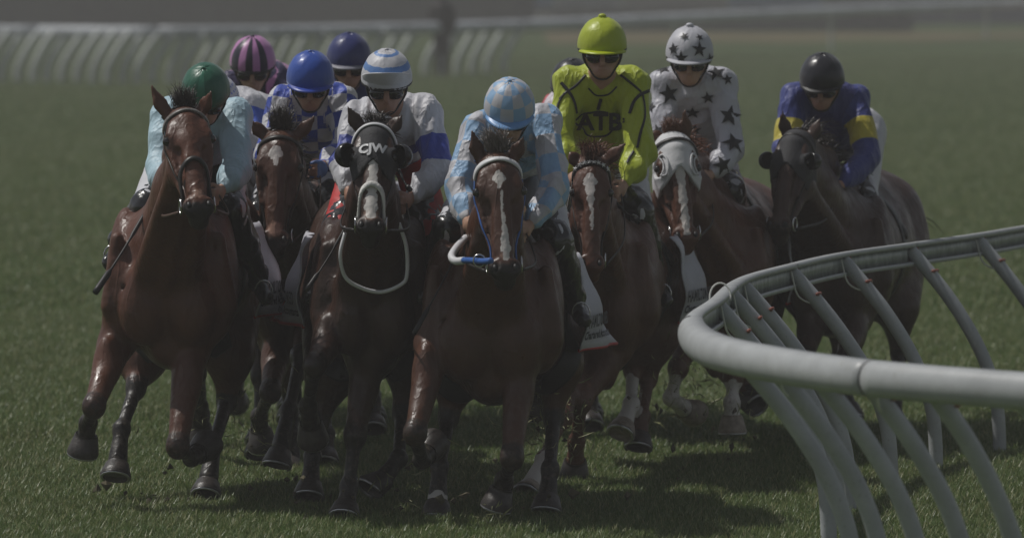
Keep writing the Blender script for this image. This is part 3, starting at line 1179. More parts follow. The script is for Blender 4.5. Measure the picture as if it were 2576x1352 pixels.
        rg = [c + np.array([math.sin(t) * 0.040, 0.01, math.cos(t) * 0.048 + 0.012]) for t in np.linspace(0, 2 * math.pi, 14, endpoint=False)]
        sweat_ring(rg, 0.004, 'stirrup', M_STEEL, o)
    # ---- helmet with its silk cap, peak, goggles, chin strap
    cm = sp['cap']
    NU, NV = 36, 16
    V = []
    A = []
    ch_ = 1.12
    for j in range(NV + 1):
        th = (math.pi / 2 + 0.16) * j / NV
        for i in range(NU):
            ph = 2 * math.pi * i / NU
            rr = R * (1 + 0.012 * math.sin(ph * 13 + j) * (1 if j < 6 else 0.4) + 0.008 * math.sin(ph * 5 + j * 0.7))
            x, y = math.sin(th) * math.sin(ph), math.sin(th) * math.cos(ph)
            z = math.cos(th)
            V.append(hc + rt * x * rr * 0.97 + look * y * rr * 1.12 + up * (z * rr * ch_ - 0.01))
            A.append((ph if ph < math.pi else ph - 2 * math.pi, th, 0))
    F = [(j * NU + i, j * NU + (i + 1) % NU, (j + 1) * NU + (i + 1) % NU, (j + 1) * NU + i) for j in range(NV) for i in range(NU)]
    c = mesh_obj('helmet_cap', V, F, cm, o)
    if sp.get('caplabel'):
        c['label'] = sp['caplabel']
    at = c.data.attributes.new('cloth', 'FLOAT_VECTOR', 'POINT')
    at.data.foreach_set('vector', np.array(A, np.float32).ravel())
    md = c.modifiers.new('thick', 'SOLIDIFY')
    md.thickness = 0.008
    cbv = BVHTree.FromPolygons([tuple(p) for p in V], F)
    rimz = -math.sin(0.16) * R * ch_ - 0.01
    rim = []
    for i in range(28):
        ph = 2 * math.pi * i / 28
        rim.append(hc + rt * math.sin(ph) * R * 0.97 + look * math.cos(ph) * R * 1.12 + up * (rimz + 0.004))
    v, f = tube(rim, 0.009, 6, closed=True)
    mesh_obj('cap_band', v, f, sp.get('bandm', M_BLACK), o)
    # peak
    pk = sp.get('peak', 0.035)
    V = []
    N1 = 17
    for ly in range(2):
        for i in range(N1):
            ph = math.radians(-68 + 136 * i / (N1 - 1))
            for j in range(4):
                t = j / 3
                fall = math.cos(ph) ** 0.6
                e = R * 1.10 + pk * t * fall
                V.append(hc + rt * math.sin(ph) * (R * 0.99 + pk * 0.3 * t * fall) + look * math.cos(ph) * e + up * (rimz + 0.012 + sp.get('peakup', -0.010) * t * fall - 0.018 * t * (1 - fall) - 0.006 * ly))
    F = []
    for ly in range(2):
        b0 = ly * N1 * 4
        for i in range(N1 - 1):
            for j in range(3):
                q = (b0 + i * 4 + j, b0 + (i + 1) * 4 + j, b0 + (i + 1) * 4 + j + 1, b0 + i * 4 + j + 1)
                F.append(q if ly == 0 else q[::-1])
    nb_ = N1 * 4
    for i in range(N1 - 1):
        F.append((i * 4 + 3, (i + 1) * 4 + 3, nb_ + (i + 1) * 4 + 3, nb_ + i * 4 + 3))
    mesh_obj('peak', V, F, sp.get('peakm', M_BLACK), o)
    bt = 1.0 if sp.get('button') else 0.5
    v, f = ball(hc + up * (R * ch_ - 0.004 + 0.006 * bt), (0.020 * bt, 0.020 * bt, 0.012 * bt), 10, 6)
    mesh_obj('cap_button', v, f, sp.get('buttonm', cm), o)
    # helmet skirt: the dark shell that shows below the silk at the sides and back
    K = Body(hc - 0.22, hc + 0.22, 0.0105)
    K.ell(hd(0, -0.012, -0.012), (0.101, 0.108, 0.105), hx, k=0.01)
    K.ell(hd(0, 0.09, -0.09), (0.078, 0.085, 0.09), hx, k=0.02, sub=True)
    K.ell(hd(0, 0.0, -0.16), (0.09, 0.11, 0.085), hx, k=0.02, sub=True)
    body_obj('helmet_shell', K, M_BLACK, o)
    # goggles
    parts = []
    for sx in (-1, 1):
        parts.append(ball(hd(sx * 0.037, 0.088, -0.056), (0.041, 0.026, 0.030), 14, 9, hx))
    v, f = merge(parts)
    gg = mesh_obj('goggles', v, f, M_LENS, o)
    strap('goggle_strap', hbv, [hd(-0.06, 0.07, -0.045), hd(-0.088, 0.02, -0.04), hd(-0.09, -0.05, -0.035)], 0.018, M_BLACK, gg)
    strap('goggle_strap', hbv, [hd(0.06, 0.07, -0.045), hd(0.088, 0.02, -0.04), hd(0.09, -0.05, -0.035)], 0.018, M_BLACK, gg)
    strap('chin_strap', hbv, [hd(-0.085, 0.0, -0.03), hd(-0.068, 0.02, -0.09), hd(-0.03, 0.06, -0.14), hd(0, 0.07, -0.155), hd(0.03, 0.06, -0.14), hd(0.068, 0.02, -0.09), hd(0.085, 0.0, -0.03)], 0.012, M_BLACK, o)
    # second pair of goggles pushed up under the peak
    v, f = ball(hd(0, 0.098, -0.006), (0.062, 0.016, 0.018), 14, 8, hx)
    mesh_obj('spare_goggles', v, f, M_LENS, o)
    if sp.get('glove'):
        for q, sx in sides:
            K = Body(J['ha' + q] - 0.12, J['ha' + q] + 0.12, 0.008)
            K.ell(J['ha' + q], (0.036, 0.04, 0.042), k=0.01)
            for fz in range(4):
                b0 = J['ha' + q] + np.array([0, -0.02, 0.032 - 0.021 * fz])
                b1 = b0 + np.array([-sx * 0.014, -0.032, 0])
                b2 = b1 + np.array([-sx * 0.028, 0.0, -0.004])
                K.cone(b0, b1, 0.014, 0.013, k=0.005)
                K.cone(b1, b2, 0.013, 0.012, k=0.005)
            body_obj('glove', K, sp['glove'], o)
    return dict(o=o, J=J, hL=J['haL'], hR=J['haR'], jbv=jbv, cbv=cbv, hd=hd, jacket=jk, cap=c, hc=hc, up=up, rt=rt, look=look, R=R)


def whip(a, b, label, w=0.012):
    path = catmull([a, (a + b) / 2 + np.array([0.0, 0, -0.01]), b], 8)
    n = len(path)
    rad = [w * (0.8 if t < 0.3 else (0.45 if t < 0.75 else 1.25)) for t in np.linspace(0, 1, n)]
    v, f = tube(path, rad, 7, flat=((0, 1, 0), 0.6))
    mid = (a + b) / 2
    o = mesh_obj('whip', v, f, M_BLACK, None, origin=mid)
    props(o, label, 'whip')
    v, f = ball(a, 0.013, 8, 6)
    mesh_obj('whip_knob', v, f, M_STEEL, o)
    return o


# silk colours
WHITE = (0.54, 0.54, 0.58)
S_AQUA = satin('pale_aqua_silk', lambda nt, u, v, p: (0.44, 0.62, 0.72))
S_GREEN = satin('green_silk', lambda nt, u, v, p: ramp_mix(nt, band(nt, u, -0.22, 0.16), (0.012, 0.11, 0.065), (0.035, 0.19, 0.12)), 0.36, 0.12)
S_PINKCAP = satin('pink_and_navy_striped_cap', lambda nt, u, v, p: ramp_mix(nt, mathn(nt, 'MODULO', mathn(nt, 'FLOOR', mathn(nt, 'DIVIDE', mathn(nt, 'ADD', mathn(nt, 'SINE', u), 3.16), 0.32)), 2.0), (0.50, 0.22, 0.46), (0.012, 0.01, 0.03)), 0.4, 0.1)
S_PINK = satin('pink_and_navy_silk', checks((0.60, 0.26, 0.52), (0.03, 0.025, 0.09), 0.17, 0.19, 0.05))
S_WB = satin('white_silk_with_blue_squares', lambda nt, u, v, p: ramp_mix(nt, mathn(nt, 'MULTIPLY', band(nt, mathn(nt, 'MODULO', mathn(nt, 'ADD', u, 5.0), 0.2), 0.0, 0.085), band(nt, mathn(nt, 'MODULO', mathn(nt, 'ADD', v, 5.0), 0.24), 0.0, 0.09)), WHITE, (0.04, 0.10, 0.5)))
S_ROYAL = satin('royal_blue_silk', lambda nt, u, v, p: (0.025, 0.085, 0.42), 0.34, 0.12)
S_BWCHK = satin('royal_blue_and_white_checked_silk', checks((0.03, 0.07, 0.42), WHITE, 0.075, 0.085))
S_NAVY = satin('navy_silk', lambda nt, u, v, p: (0.02, 0.03, 0.15), 0.32, 0.12)
S_LBCHK = satin('sky_blue_and_white_checked_silk', checks((0.27, 0.45, 0.68), WHITE, 0.095, 0.10))


def lbcap(nt, u, v, p):
    i = mathn(nt, 'FLOOR', mathn(nt, 'DIVIDE', mathn(nt, 'ADD', u, 7.18), 0.5236))
    j = mathn(nt, 'FLOOR', mathn(nt, 'DIVIDE', mathn(nt, 'ADD', v, 4.0), 0.47))
    return ramp_mix(nt, mathn(nt, 'MODULO', mathn(nt, 'ADD', i, j), 2.0), WHITE, (0.27, 0.45, 0.68))


S_LBCAP = satin('sky_blue_and_white_checked_cap', lbcap, 0.45, 0.12)
S_CCAP = satin('white_cap_with_blue_hoops', lambda nt, u, v, p: ramp_mix(nt, mathn(nt, 'ADD', band(nt, mathn(nt, 'ADD', v, mathn(nt, 'MULTIPLY', noise(nt, 30, 2), 0.12)), 0.98, 1.22), band(nt, v, 0.36, 0.5)), WHITE, (0.10, 0.22, 0.50)), 0.45, 0.2)


def cjack(nt, u, v, p):
    torso = mathn(nt, 'LESS_THAN', p, 0.5)
    arm = mathn(nt, 'GREATER_THAN', p, 0.5)
    a = mathn(nt, 'MULTIPLY', arm, band(nt, v, 0.15, 0.29))
    t = mathn(nt, 'MULTIPLY', torso, band(nt, v, 0.115, 0.185))
    t2 = mathn(nt, 'MULTIPLY', torso, band(nt, v, 0.25, 0.32))
    return ramp_mix(nt, mathn(nt, 'ADD', mathn(nt, 'ADD', a, t), t2, True), WHITE, (0.035, 0.06, 0.34))


S_CJACK = satin('white_silk_with_blue_hoops', cjack)
S_YEL = satin('fluorescent_yellow_silk', lambda nt, u, v, p: (0.42, 0.50, 0.02), 0.5)
S_YELCAP = satin('fluorescent_yellow_cap', lambda nt, u, v, p: (0.42, 0.50, 0.02), 0.42, 0.15)
S_WHITECAP = satin('white_cap', lambda nt, u, v, p: (0.55, 0.55, 0.60), 0.45, 0.15)
S_WHITE = satin('white_silk', lambda nt, u, v, p: (0.55, 0.55, 0.61), 0.42)
S_BLKCAP = satin('black_silk', lambda nt, u, v, p: (0.012, 0.012, 0.02), 0.32, 0.1)


def hjack(nt, u, v, p):
    arm = mathn(nt, 'GREATER_THAN', p, 0.5)
    y = mathn(nt, 'MULTIPLY', arm, band(nt, v, 0.14, 0.27))
    c = ramp_mix(nt, arm, (0.025, 0.03, 0.16), (0.03, 0.045, 0.22))
    return ramp_mix(nt, y, c, (0.50, 0.42, 0.04))


S_HJACK = satin('blue_silk_with_yellow_armbands', hjack)
S_PWH = satin('pinkish_white_silk', lambda nt, u, v, p: ramp_mix(nt, band(nt, u, -0.2, -0.12), (0.72, 0.66, 0.72), (0.5, 0.05, 0.07)))

HORSES = {}
RIDERS = {}

# ------------------------------------------------------------------ ground
def ground_mat(name, a, b_, c, bump=0.6):
    m, nt, b = new_mat(name)
    big = noise(nt, 0.35, 4)
    sm = noise(nt, 6.0, 5)
    fine = noise(nt, 60, 3)
    col = ramp_mix(nt, mathn(nt, 'MULTIPLY', mathn(nt, 'SUBTRACT', big, 0.35), 3.0, True), a, b_)
    col = ramp_mix(nt, mathn(nt, 'MULTIPLY', mathn(nt, 'SUBTRACT', sm, 0.45), 3.0, True), col, c)
    col = ramp_mix(nt, mathn(nt, 'MULTIPLY', fine, 0.5), col, tuple(x * 0.5 for x in a))
    nt.links.new(col, b.inputs['Base Color'])
    b.inputs['Roughness'].default_value = 0.9
    b.inputs['Specular IOR Level'].default_value = 0.15
    bp = nt.nodes.new('ShaderNodeBump')
    bp.inputs['Strength'].default_value = bump
    bp.inputs['Distance'].default_value = 0.03
    nt.links.new(noise(nt, 40, 4), bp.inputs['Height'])
    nt.links.new(bp.outputs[0], b.inputs['Normal'])
    return m


M_TURF = ground_mat('turf_base', (0.046, 0.076, 0.018), (0.064, 0.098, 0.023), (0.070, 0.086, 0.026))
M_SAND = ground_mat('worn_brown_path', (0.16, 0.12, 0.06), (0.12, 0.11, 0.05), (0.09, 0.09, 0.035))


def sheet(name, x0, x1, y0, y1, z, m, nx=1, ny=1, kind='structure'):
    V = [(x0 + (x1 - x0) * i / nx, y0 + (y1 - y0) * j / ny, z) for j in range(ny + 1) for i in range(nx + 1)]
    F = [(j * (nx + 1) + i, j * (nx + 1) + i + 1, (j + 1) * (nx + 1) + i + 1, (j + 1) * (nx + 1) + i) for j in range(ny) for i in range(nx)]
    o = mesh_obj(name, V, F, m, None, smooth=False)
    if kind:
        o['kind'] = kind
    return o


sheet('ground', -450, 450, -60, 840, 0.0, M_TURF, 6, 6)
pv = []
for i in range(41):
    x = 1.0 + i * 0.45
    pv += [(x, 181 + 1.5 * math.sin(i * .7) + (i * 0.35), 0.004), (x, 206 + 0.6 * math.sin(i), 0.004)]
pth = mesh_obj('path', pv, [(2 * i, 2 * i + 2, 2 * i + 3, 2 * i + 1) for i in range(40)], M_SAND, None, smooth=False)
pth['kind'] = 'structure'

# grass blades: clumps of real blades scattered over the turf
m, nt, b = new_mat('grass_blade')
oi = nt.nodes.new('ShaderNodeObjectInfo')
geo = nt.nodes.new('ShaderNodeNewGeometry')
rnd = geo.outputs['Random Per Island']
c1 = ramp_mix(nt, oi.outputs['Random'], (0.088, 0.155, 0.034), (0.140, 0.200, 0.052))
patch = noise(nt, 0.9, 4, 0.6, oi.outputs['Location'])
c1 = ramp_mix(nt, mathn(nt, 'MULTIPLY', mathn(nt, 'SUBTRACT', patch, 0.44), 4.0, True), c1, (0.120, 0.165, 0.042))
c1 = ramp_mix(nt, mathn(nt, 'MULTIPLY', mathn(nt, 'SUBTRACT', rnd, 0.86), 9.0, True), c1, (0.36, 0.35, 0.18))  # share of pale blades, specular highlights painted into their colour
c1 = ramp_mix(nt, mathn(nt, 'MULTIPLY', mathn(nt, 'LESS_THAN', rnd, 0.25), 0.5), c1, (0.03, 0.07, 0.012))
nt.links.new(c1, b.inputs['Base Color'])
b.inputs['Roughness'].default_value = 0.42
b.inputs['Specular IOR Level'].default_value = 0.5
tr = nt.nodes.new('ShaderNodeBsdfTranslucent')
nt.links.new(c1, tr.inputs[0])
mx = nt.nodes.new('ShaderNodeMixShader')
mx.inputs[0].default_value = 0.3
nt.links.new(b.outputs[0], mx.inputs[1])
nt.links.new(tr.outputs[0], mx.inputs[2])
nt.links.new(mx.outputs[0], nt.nodes['Material Output'].inputs[0])
M_GRASS = m
clumps = bpy.data.collections.new('grass_clumps')
for ci in range(5):
    r = np.random.default_rng(40 + ci)
    V, F = [], []
    for k in range(18):
        p = r.normal(size=2) * 0.045
        ang = r.uniform(0, 6.28)
        d = np.array([math.cos(ang), math.sin(ang)])
        sd = np.array([-d[1], d[0]])
        L = r.uniform(0.030, 0.070)
        lean = r.uniform(0.2, 1.1)
        w = r.uniform(0.0018, 0.0032)
        base = len(V)
        for t, ww in ((0, 1), (0.5, 0.85), (1, 0)):
            q = p + d * L * lean * t * t
            z = L * (t - 0.25 * lean * t * t)
            if ww:
                V.append((*(q + sd * w * ww), z))
                V.append((*(q - sd * w * ww), z))
            else:
                V.append((*q, z))
        F += [(base, base + 1, base + 3, base + 2), (base + 2, base + 3, base + 4)]
    me = bpy.data.meshes.new('grass_clump')
    me.from_pydata(V, [], F)
    me.materials.append(M_GRASS)
    clumps.objects.link(bpy.data.objects.new('grass_clump', me))


def scatter(name, x0, x1, y0, y1, density, smin, smax, label, seed):
    V = [(x0, y0, 0.004), (x1, y0, 0.004), (x1 + (y1 - y0) * 0.1, y1, 0.004), (x0 - (y1 - y0) * 0.1, y1, 0.004)]
    o = mesh_obj(name, V, [(0, 1, 2, 3)], M_TURF, None, smooth=False)
    ng = bpy.data.node_groups.new(name, 'GeometryNodeTree')
    ng.interface.new_socket('Geometry', in_out='INPUT', socket_type='NodeSocketGeometry')
    ng.interface.new_socket('Geometry', in_out='OUTPUT', socket_type='NodeSocketGeometry')
    gi = ng.nodes.new('NodeGroupInput')
    go = ng.nodes.new('NodeGroupOutput')
    dp = ng.nodes.new('GeometryNodeDistributePointsOnFaces')
    dp.inputs['Density'].default_value = density
    dp.inputs['Seed'].default_value = seed
    ip = ng.nodes.new('GeometryNodeInstanceOnPoints')
    cinf = ng.nodes.new('GeometryNodeCollectionInfo')
    cinf.inputs['Collection'].default_value = clumps
    cinf.inputs['Separate Children'].default_value = True
    cinf.inputs['Reset Children'].default_value = True
    rr = ng.nodes.new('FunctionNodeRandomValue')
    rr.data_type = 'FLOAT_VECTOR'
    rr.inputs[0].default_value = (-0.15, -0.15, 0)
    rr.inputs[1].default_value = (0.15, 0.15, 6.283)
    rs = ng.nodes.new('FunctionNodeRandomValue')
    rs.inputs[2].default_value = smin
    rs.inputs[3].default_value = smax
    e2r = ng.nodes.new('FunctionNodeEulerToRotation')
    L = ng.links.new
    L(gi.outputs[0], dp.inputs[0])
    L(dp.outputs[0], ip.inputs['Points'])
    L(cinf.outputs[0], ip.inputs['Instance'])
    ip.inputs['Pick Instance'].default_value = True
    L(rr.outputs[0], e2r.inputs[0])
    L(e2r.outputs[0], ip.inputs['Rotation'])
    L(rs.outputs[1], ip.inputs['Scale'])
    L(ip.outputs[0], go.inputs[0])
    md = o.modifiers.new('scatter', 'NODES')
    md.node_group = ng
    props(o, label, 'grass', kind='stuff')
    return o


scatter('grass', -3.2, 3.2, 27.2, 33.0, 720, 0.55, 1.05, 'short green turf around the front hooves, blade by blade', 1)
scatter('grass', -3.8, 3.8, 33.0, 46.0, 300, 0.65, 1.1, 'mown turf behind the leading horses', 2)
scatter('grass', -5.2, 5.2, 46.0, 90.0, 60, 0.9, 1.5, 'softly blurred turf further up the course', 3)
scatter('grass', -9.5, 9.5, 90.0, 160.0, 12, 1.0, 1.8, 'distant turf running back to the far rail', 4)

# ------------------------------------------------------------------ white running rail in front (right)
M_RAIL = mat('white_plastic_rail', (0.42, 0.435, 0.44), 0.42, var=0.14, scale=7, bump=0.06, bscale=8)
M_POST = mat('white_rail_post', (0.43, 0.45, 0.46), 0.45, var=0.15, scale=7, bump=0.08, bscale=20)
M_ALU = mat('grey_rail_lining', (0.36, 0.39, 0.38), 0.42, 0.25, var=0.4, scale=18)
for m_ in (M_RAIL, M_POST):
    nt_ = m_.node_tree
    b_s = nt_.nodes['Principled BSDF']
    src = b_s.inputs['Base Color'].links[0].from_socket
    f_ = mathn(nt_, 'MULTIPLY', mathn(nt_, 'SUBTRACT', noise(nt_, 11, 6, 0.7), 0.56), 7.0, True)
    g_ = mathn(nt_, 'MULTIPLY', mathn(nt_, 'SUBTRACT', noise(nt_, 70, 3), 0.62), 9.0, True)
    c_s = ramp_mix(nt_, mathn(nt_, 'MULTIPLY', f_, 0.22), src, (0.24, 0.23, 0.17))
    c_s = ramp_mix(nt_, mathn(nt_, 'MULTIPLY', g_, 0.35), c_s, (0.12, 0.11, 0.08))
    nt_.links.new(c_s, b_s.inputs['Base Color'])
M_CLIP = mat('orange_red_clip', (0.28, 0.08, 0.05), 0.6)
M_STRING = mat('white_string', (0.7, 0.7, 0.66), 0.8)


def railpt(px, py, top=1.07, H=CAM_H):
    s_ = (py + 120) / (H - top)
    return np.array([(px - 1288) / s_, FPX / s_])


path2 = [railpt(*p) for p in ((2900, 520), (2700, 547), (2575, 567), (2460, 586), (2290, 610), (2120, 634), (1990, 663), (1868, 698), (1806, 748), (1746, 795), (1790, 842), (1950, 878), (2200, 912), (2575, 942), (3000, 970))]
P2 = catmull(path2, 14)
seg = np.linalg.norm(np.diff(P2, axis=0), axis=1)
arc = np.concatenate([[0], np.cumsum(seg)])


def at_arc(t):
    i = int(np.clip(np.searchsorted(arc, t) - 1, 0, len(P2) - 2))
    f = (t - arc[i]) / seg[i]
    p = P2[i] * (1 - f) + P2[i + 1] * f
    j0, j1 = max(i - 2, 0), min(i + 3, len(P2) - 1)
    d = norm(P2[j1] - P2[j0])
    return p, d, np.array([-d[1], d[0]])      # point, tangent, inward normal


RS = 0.93
RZ = 1.07 - 0.063 * RS
# closed C profile: rounded towards the track, open channel to the inside (q = outward, z)
prof = []
for k in range(13):
    a_ = math.radians(90 - 15 * k)
    prof.append((0.012 + 0.050 * math.cos(a_), 0.063 * math.sin(a_)))
prof += [(-0.034, -0.063), (-0.034, -0.040), (-0.026, -0.040), (-0.026, -0.054), (0.004, -0.050), (0.012, 0.0), (0.004, 0.050), (-0.026, 0.054), (-0.026, 0.040), (-0.034, 0.040), (-0.034, 0.063)]
prof = [(a * RS, b * RS) for a, b in prof]
NP = len(prof)
o_r = np.array([*at_arc(arc[-1] * 0.5)[0], 0.0])
rail = bpy.data.objects.new('running_rail', None)
link(rail)
rail.location = o_r
rail['_o'] = o_r.tolist()
props(rail, 'white curved running rail with gooseneck posts bending round the near right corner', 'rail')
bend = arc[np.argmin(np.linalg.norm(P2 - railpt(1748, 800), axis=1))]
pxs = P2[:, 0] / P2[:, 1] * FPX + 1288


def arc_of(px_, near_):
    sel = (arc > bend) if near_ else (arc < bend)
    k_ = np.where(sel)[0]
    return float(np.clip(arc[k_[np.argmin(np.abs(pxs[k_] - px_))]], 0.06, arc[-1] - 0.06))


tpost = [arc_of(q, False) for q in (2860, 2650, 2462, 2290, 2120, 1990, 1868, 1836, 1806)] + [arc_of(q, True) for q in (1850, 1925, 2020, 2165, 2325, 2560, 2900)]
joint = arc[np.argmin(np.linalg.norm(P2 - railpt(2215, 913), axis=1))]
cuts = [0.0] + [t_ for t_ in tpost[1:8:2]] + [bend, joint, arc[-1]]
for c0, c1 in zip(cuts[:-1], cuts[1:]):
    n_ = max(4, int((c1 - c0) / 0.06))
    V, F = [], []
    for i in range(n_ + 1):
        p, d, nin = at_arc(np.clip(c0 + (c1 - c0) * i / n_, 1e-4, arc[-1] - 1e-4))
        w_ = 1.0 + 0.11 * float(np.clip((c0 + (c1 - c0) * i / n_ - bend + 0.25) / 0.35, 0, 1))
        for q, z in prof:
            V.append((p[0] - nin[0] * q * w_, p[1] - nin[1] * q * w_, RZ + z * w_))
    for i in range(n_):
        for k in range(NP):
            F.append((i * NP + k, (i + 1) * NP + k, (i + 1) * NP + (k + 1) % NP, i * NP + (k + 1) % NP))
    F.append(tuple(range(NP)))
    F.append(tuple(n_ * NP + k for k in range(NP))[::-1])
    sec = mesh_obj('rail_section', V, F, M_RAIL, rail)
    # grey lining inside the channel
    V, F = [], []
    for i in range(n_ + 1):
        p, d, nin = at_arc(np.clip(c0 + 0.06 + (c1 - c0 - 0.12) * i / n_, 1e-4, arc[-1] - 1e-4))
        for q, z in ((0.000, -0.044), (0.000, 0.044), (-0.006, 0.044), (-0.006, -0.044)):
            V.append((p[0] - nin[0] * q, p[1] - nin[1] * q, RZ + z))
    for i in range(n_):
        for k in range(4):
            F.append((i * 4 + k, (i + 1) * 4 + k, (i + 1) * 4 + (k + 1) % 4, i * 4 + (k + 1) % 4))
    mesh_obj('channel_lining', V, F, M_ALU, sec)
# joint sleeves
for t_ in cuts[1:-1]:
    ringv = []
    V, F = [], []
    for i, (dt, gsc) in enumerate(((-0.003, 1.0), (-0.003, 1.012), (0.003, 1.012), (0.003, 1.0)) if t_ != bend else ((-0.02, 1.0), (-0.02, 1.05), (0.012, 1.05), (0.012, 1.0))):
        p, d, nin = at_arc(t_ + dt)
        for q, z in prof[:13]:
            gs = gsc * (1.0 + 0.11 * float(np.clip((t_ + dt - bend + 0.25) / 0.35, 0, 1)))
            V.append((p[0] - nin[0] * (q * gs + 0.001), p[1] - nin[1] * (q * gs + 0.001), RZ + z * gs))
    for i in range(3):
        for k in range(12):
            F.append((i * 13 + k, (i + 1) * 13 + k, (i + 1) * 13 + k + 1, i * 13 + k + 1))
    mesh_obj('rail_joint', V, F, M_RUBBER, rail)
for i_, t_ in enumerate(tpost):
    p, d, nin = at_arc(t_)
    nn3 = np.array([nin[0], nin[1], 0])
    P3 = lambda u, z: np.array([p[0], p[1], 0]) + nn3 * u + np.array([0, 0, z])
    rr_ = random.Random(i_)
    j_ = rr_.uniform(-0.01, 0.01)
    pa = catmull([P3(0.0, RZ + 0.02), P3(0.05, RZ - 0.03), P3(0.22, 0.78), P3(0.37 + j_, 0.55), P3(0.455 + j_, 0.33), P3(0.48 + j_, 0.12), P3(0.48 + j_, -0.12)], 6)
    v, f = tube(pa, 0.035, 12, flat=((d[0], d[1], 0), 0.9))
    po = mesh_obj('post', v, f, M_POST, rail)
    # red brown bracket inside the channel and clip below
    c_ = P3(0.018, RZ)
    v, f = tube([c_ + np.array([d[0], d[1], 0]) * -0.05 + (0, 0, -0.035), c_ + np.array([d[0], d[1], 0]) * -0.05 + (0, 0, 0.035)], 0.014, 6)
    mesh_obj('bracket', v, f, M_CLIP, po)
    q_ = P3(0.135, 0.93)
    v, f = tube([q_ + np.array([d[0], d[1], 0]) * -0.040, q_ + np.array([d[0], d[1], 0]) * 0.040], 0.009, 6)
    mesh_obj('clip', v, f, M_CLIP, po)
    if i_ % 2 == 0 or i_ in (5, 7):
        lp = catmull([P3(0.02, RZ + 0.03) + np.array([d[0], d[1], 0]) * 0.10, P3(0.05, RZ - 0.09) + np.array([d[0], d[1], 0]) * 0.07, P3(0.12, RZ - 0.13) + np.array([d[0], d[1], 0]) * -0.02, P3(0.135, 0.93) + np.array([d[0], d[1], 0]) * -0.06], 7)
        v, f = tube(lp, 0.0045, 5)
        mesh_obj('string_loop', v, f, M_STRING, po)
# string over the corner
pc = W(1812, 735, 27.9)
lp = [pc + np.array([-0.045 * math.cos(t), 0.02 * math.sin(t), 0.06 * math.sin(t) - 0.02]) for t in np.linspace(-0.4, 3.4, 14)]
v, f = tube(lp, 0.004, 5)
mesh_obj('string_loop', v, f, M_STRING, rail)

# ------------------------------------------------------------------ far rail
far = bpy.data.objects.new('running_rail', None)
link(far)
far['_o'] = [0.0, 131.0, 0.0]
far.location = (0, 131, 0)
props(far, 'long white rail with curved posts far behind the field', 'rail')
fp = [railpt(*p, top=1.12) for p in ((-700, 60), (-250, 63), (100, 64), (400, 66), (700, 64), (1000, 58), (1300, 50), (1600, 38), (1900, 25), (2250, 10), (2575, -2), (2900, -12))]
FP = catmull(fp, 6)
M_FRAIL = mat('far_white_rail', (0.55, 0.58, 0.62), 0.5, var=0.25, scale=0.6)
M_FPOST = mat('far_white_post', (0.50, 0.53, 0.50), 0.5, var=0.2, scale=0.8)
M_ORANGE = mat('orange_marker', (0.45, 0.16, 0.06), 0.6)
for i in range(0, len(FP) - 1, 6):
    q = FP[i:i + 7]
    v, f = tube([(a[0], a[1], 1.0) for a in q], 0.12, 8, flat=((0, 1, 0), 0.5))
    mesh_obj('rail_section', v, f, M_FRAIL, far)
x_ = -90.0
k_ = 0
while x_ < 1330:
    if not (1058 < x_ < 1120):
        j = np.argmin(np.abs((FP[:, 0] / FP[:, 1] * FPX + 1288) - x_))
        p = FP[j] * 1.0
        X0 = (x_ - 1288) * p[1] / FPX
        jj = random.Random(k_).uniform(-0.03, 0.03)
        pa = catmull([(X0, p[1], 0.98), (X0 - 0.16, p[1] - 0.05, 0.78), (X0 - 0.32 + jj, p[1] - 0.1, 0.5), (X0 - 0.42 + jj, p[1] - 0.1, 0.25), (X0 - 0.43 + jj, p[1] - 0.1, -0.05)], 4)
        v, f = tube(pa, 0.085, 8)
        po = mesh_obj('post', v, f, M_FPOST, far)
        if k_ in (2, 30):
            v, f = tube(pa[8:13], 0.075, 8)
            mesh_obj('marker_sleeve', v, f, M_ORANGE, po)
    x_ += 38
    k_ += 1
for x_ in (1696, 2090, 2480):
    j = np.argmin(np.abs((FP[:, 0] / FP[:, 1] * FPX + 1288) - x_))
    p = FP[j]
    X0 = (x_ - 1288) * p[1] / FPX
    pa = catmull([(X0, p[1], 0.98), (X0 + 0.02, p[1] + 0.3, 0.6), (X0 + 0.03, p[1] + 0.4, 0.3), (X0 + 0.03, p[1] + 0.4, -0.05)], 4)
    v, f = tube(pa, 0.05, 8)
    mesh_obj('post', v, f, M_FPOST, far)

# ------------------------------------------------------------------ dark hedges and hoardings
M_HEDGE = mat('hedge_leaves', (0.030, 0.040, 0.024), 0.6, var=0.4, scale=2)


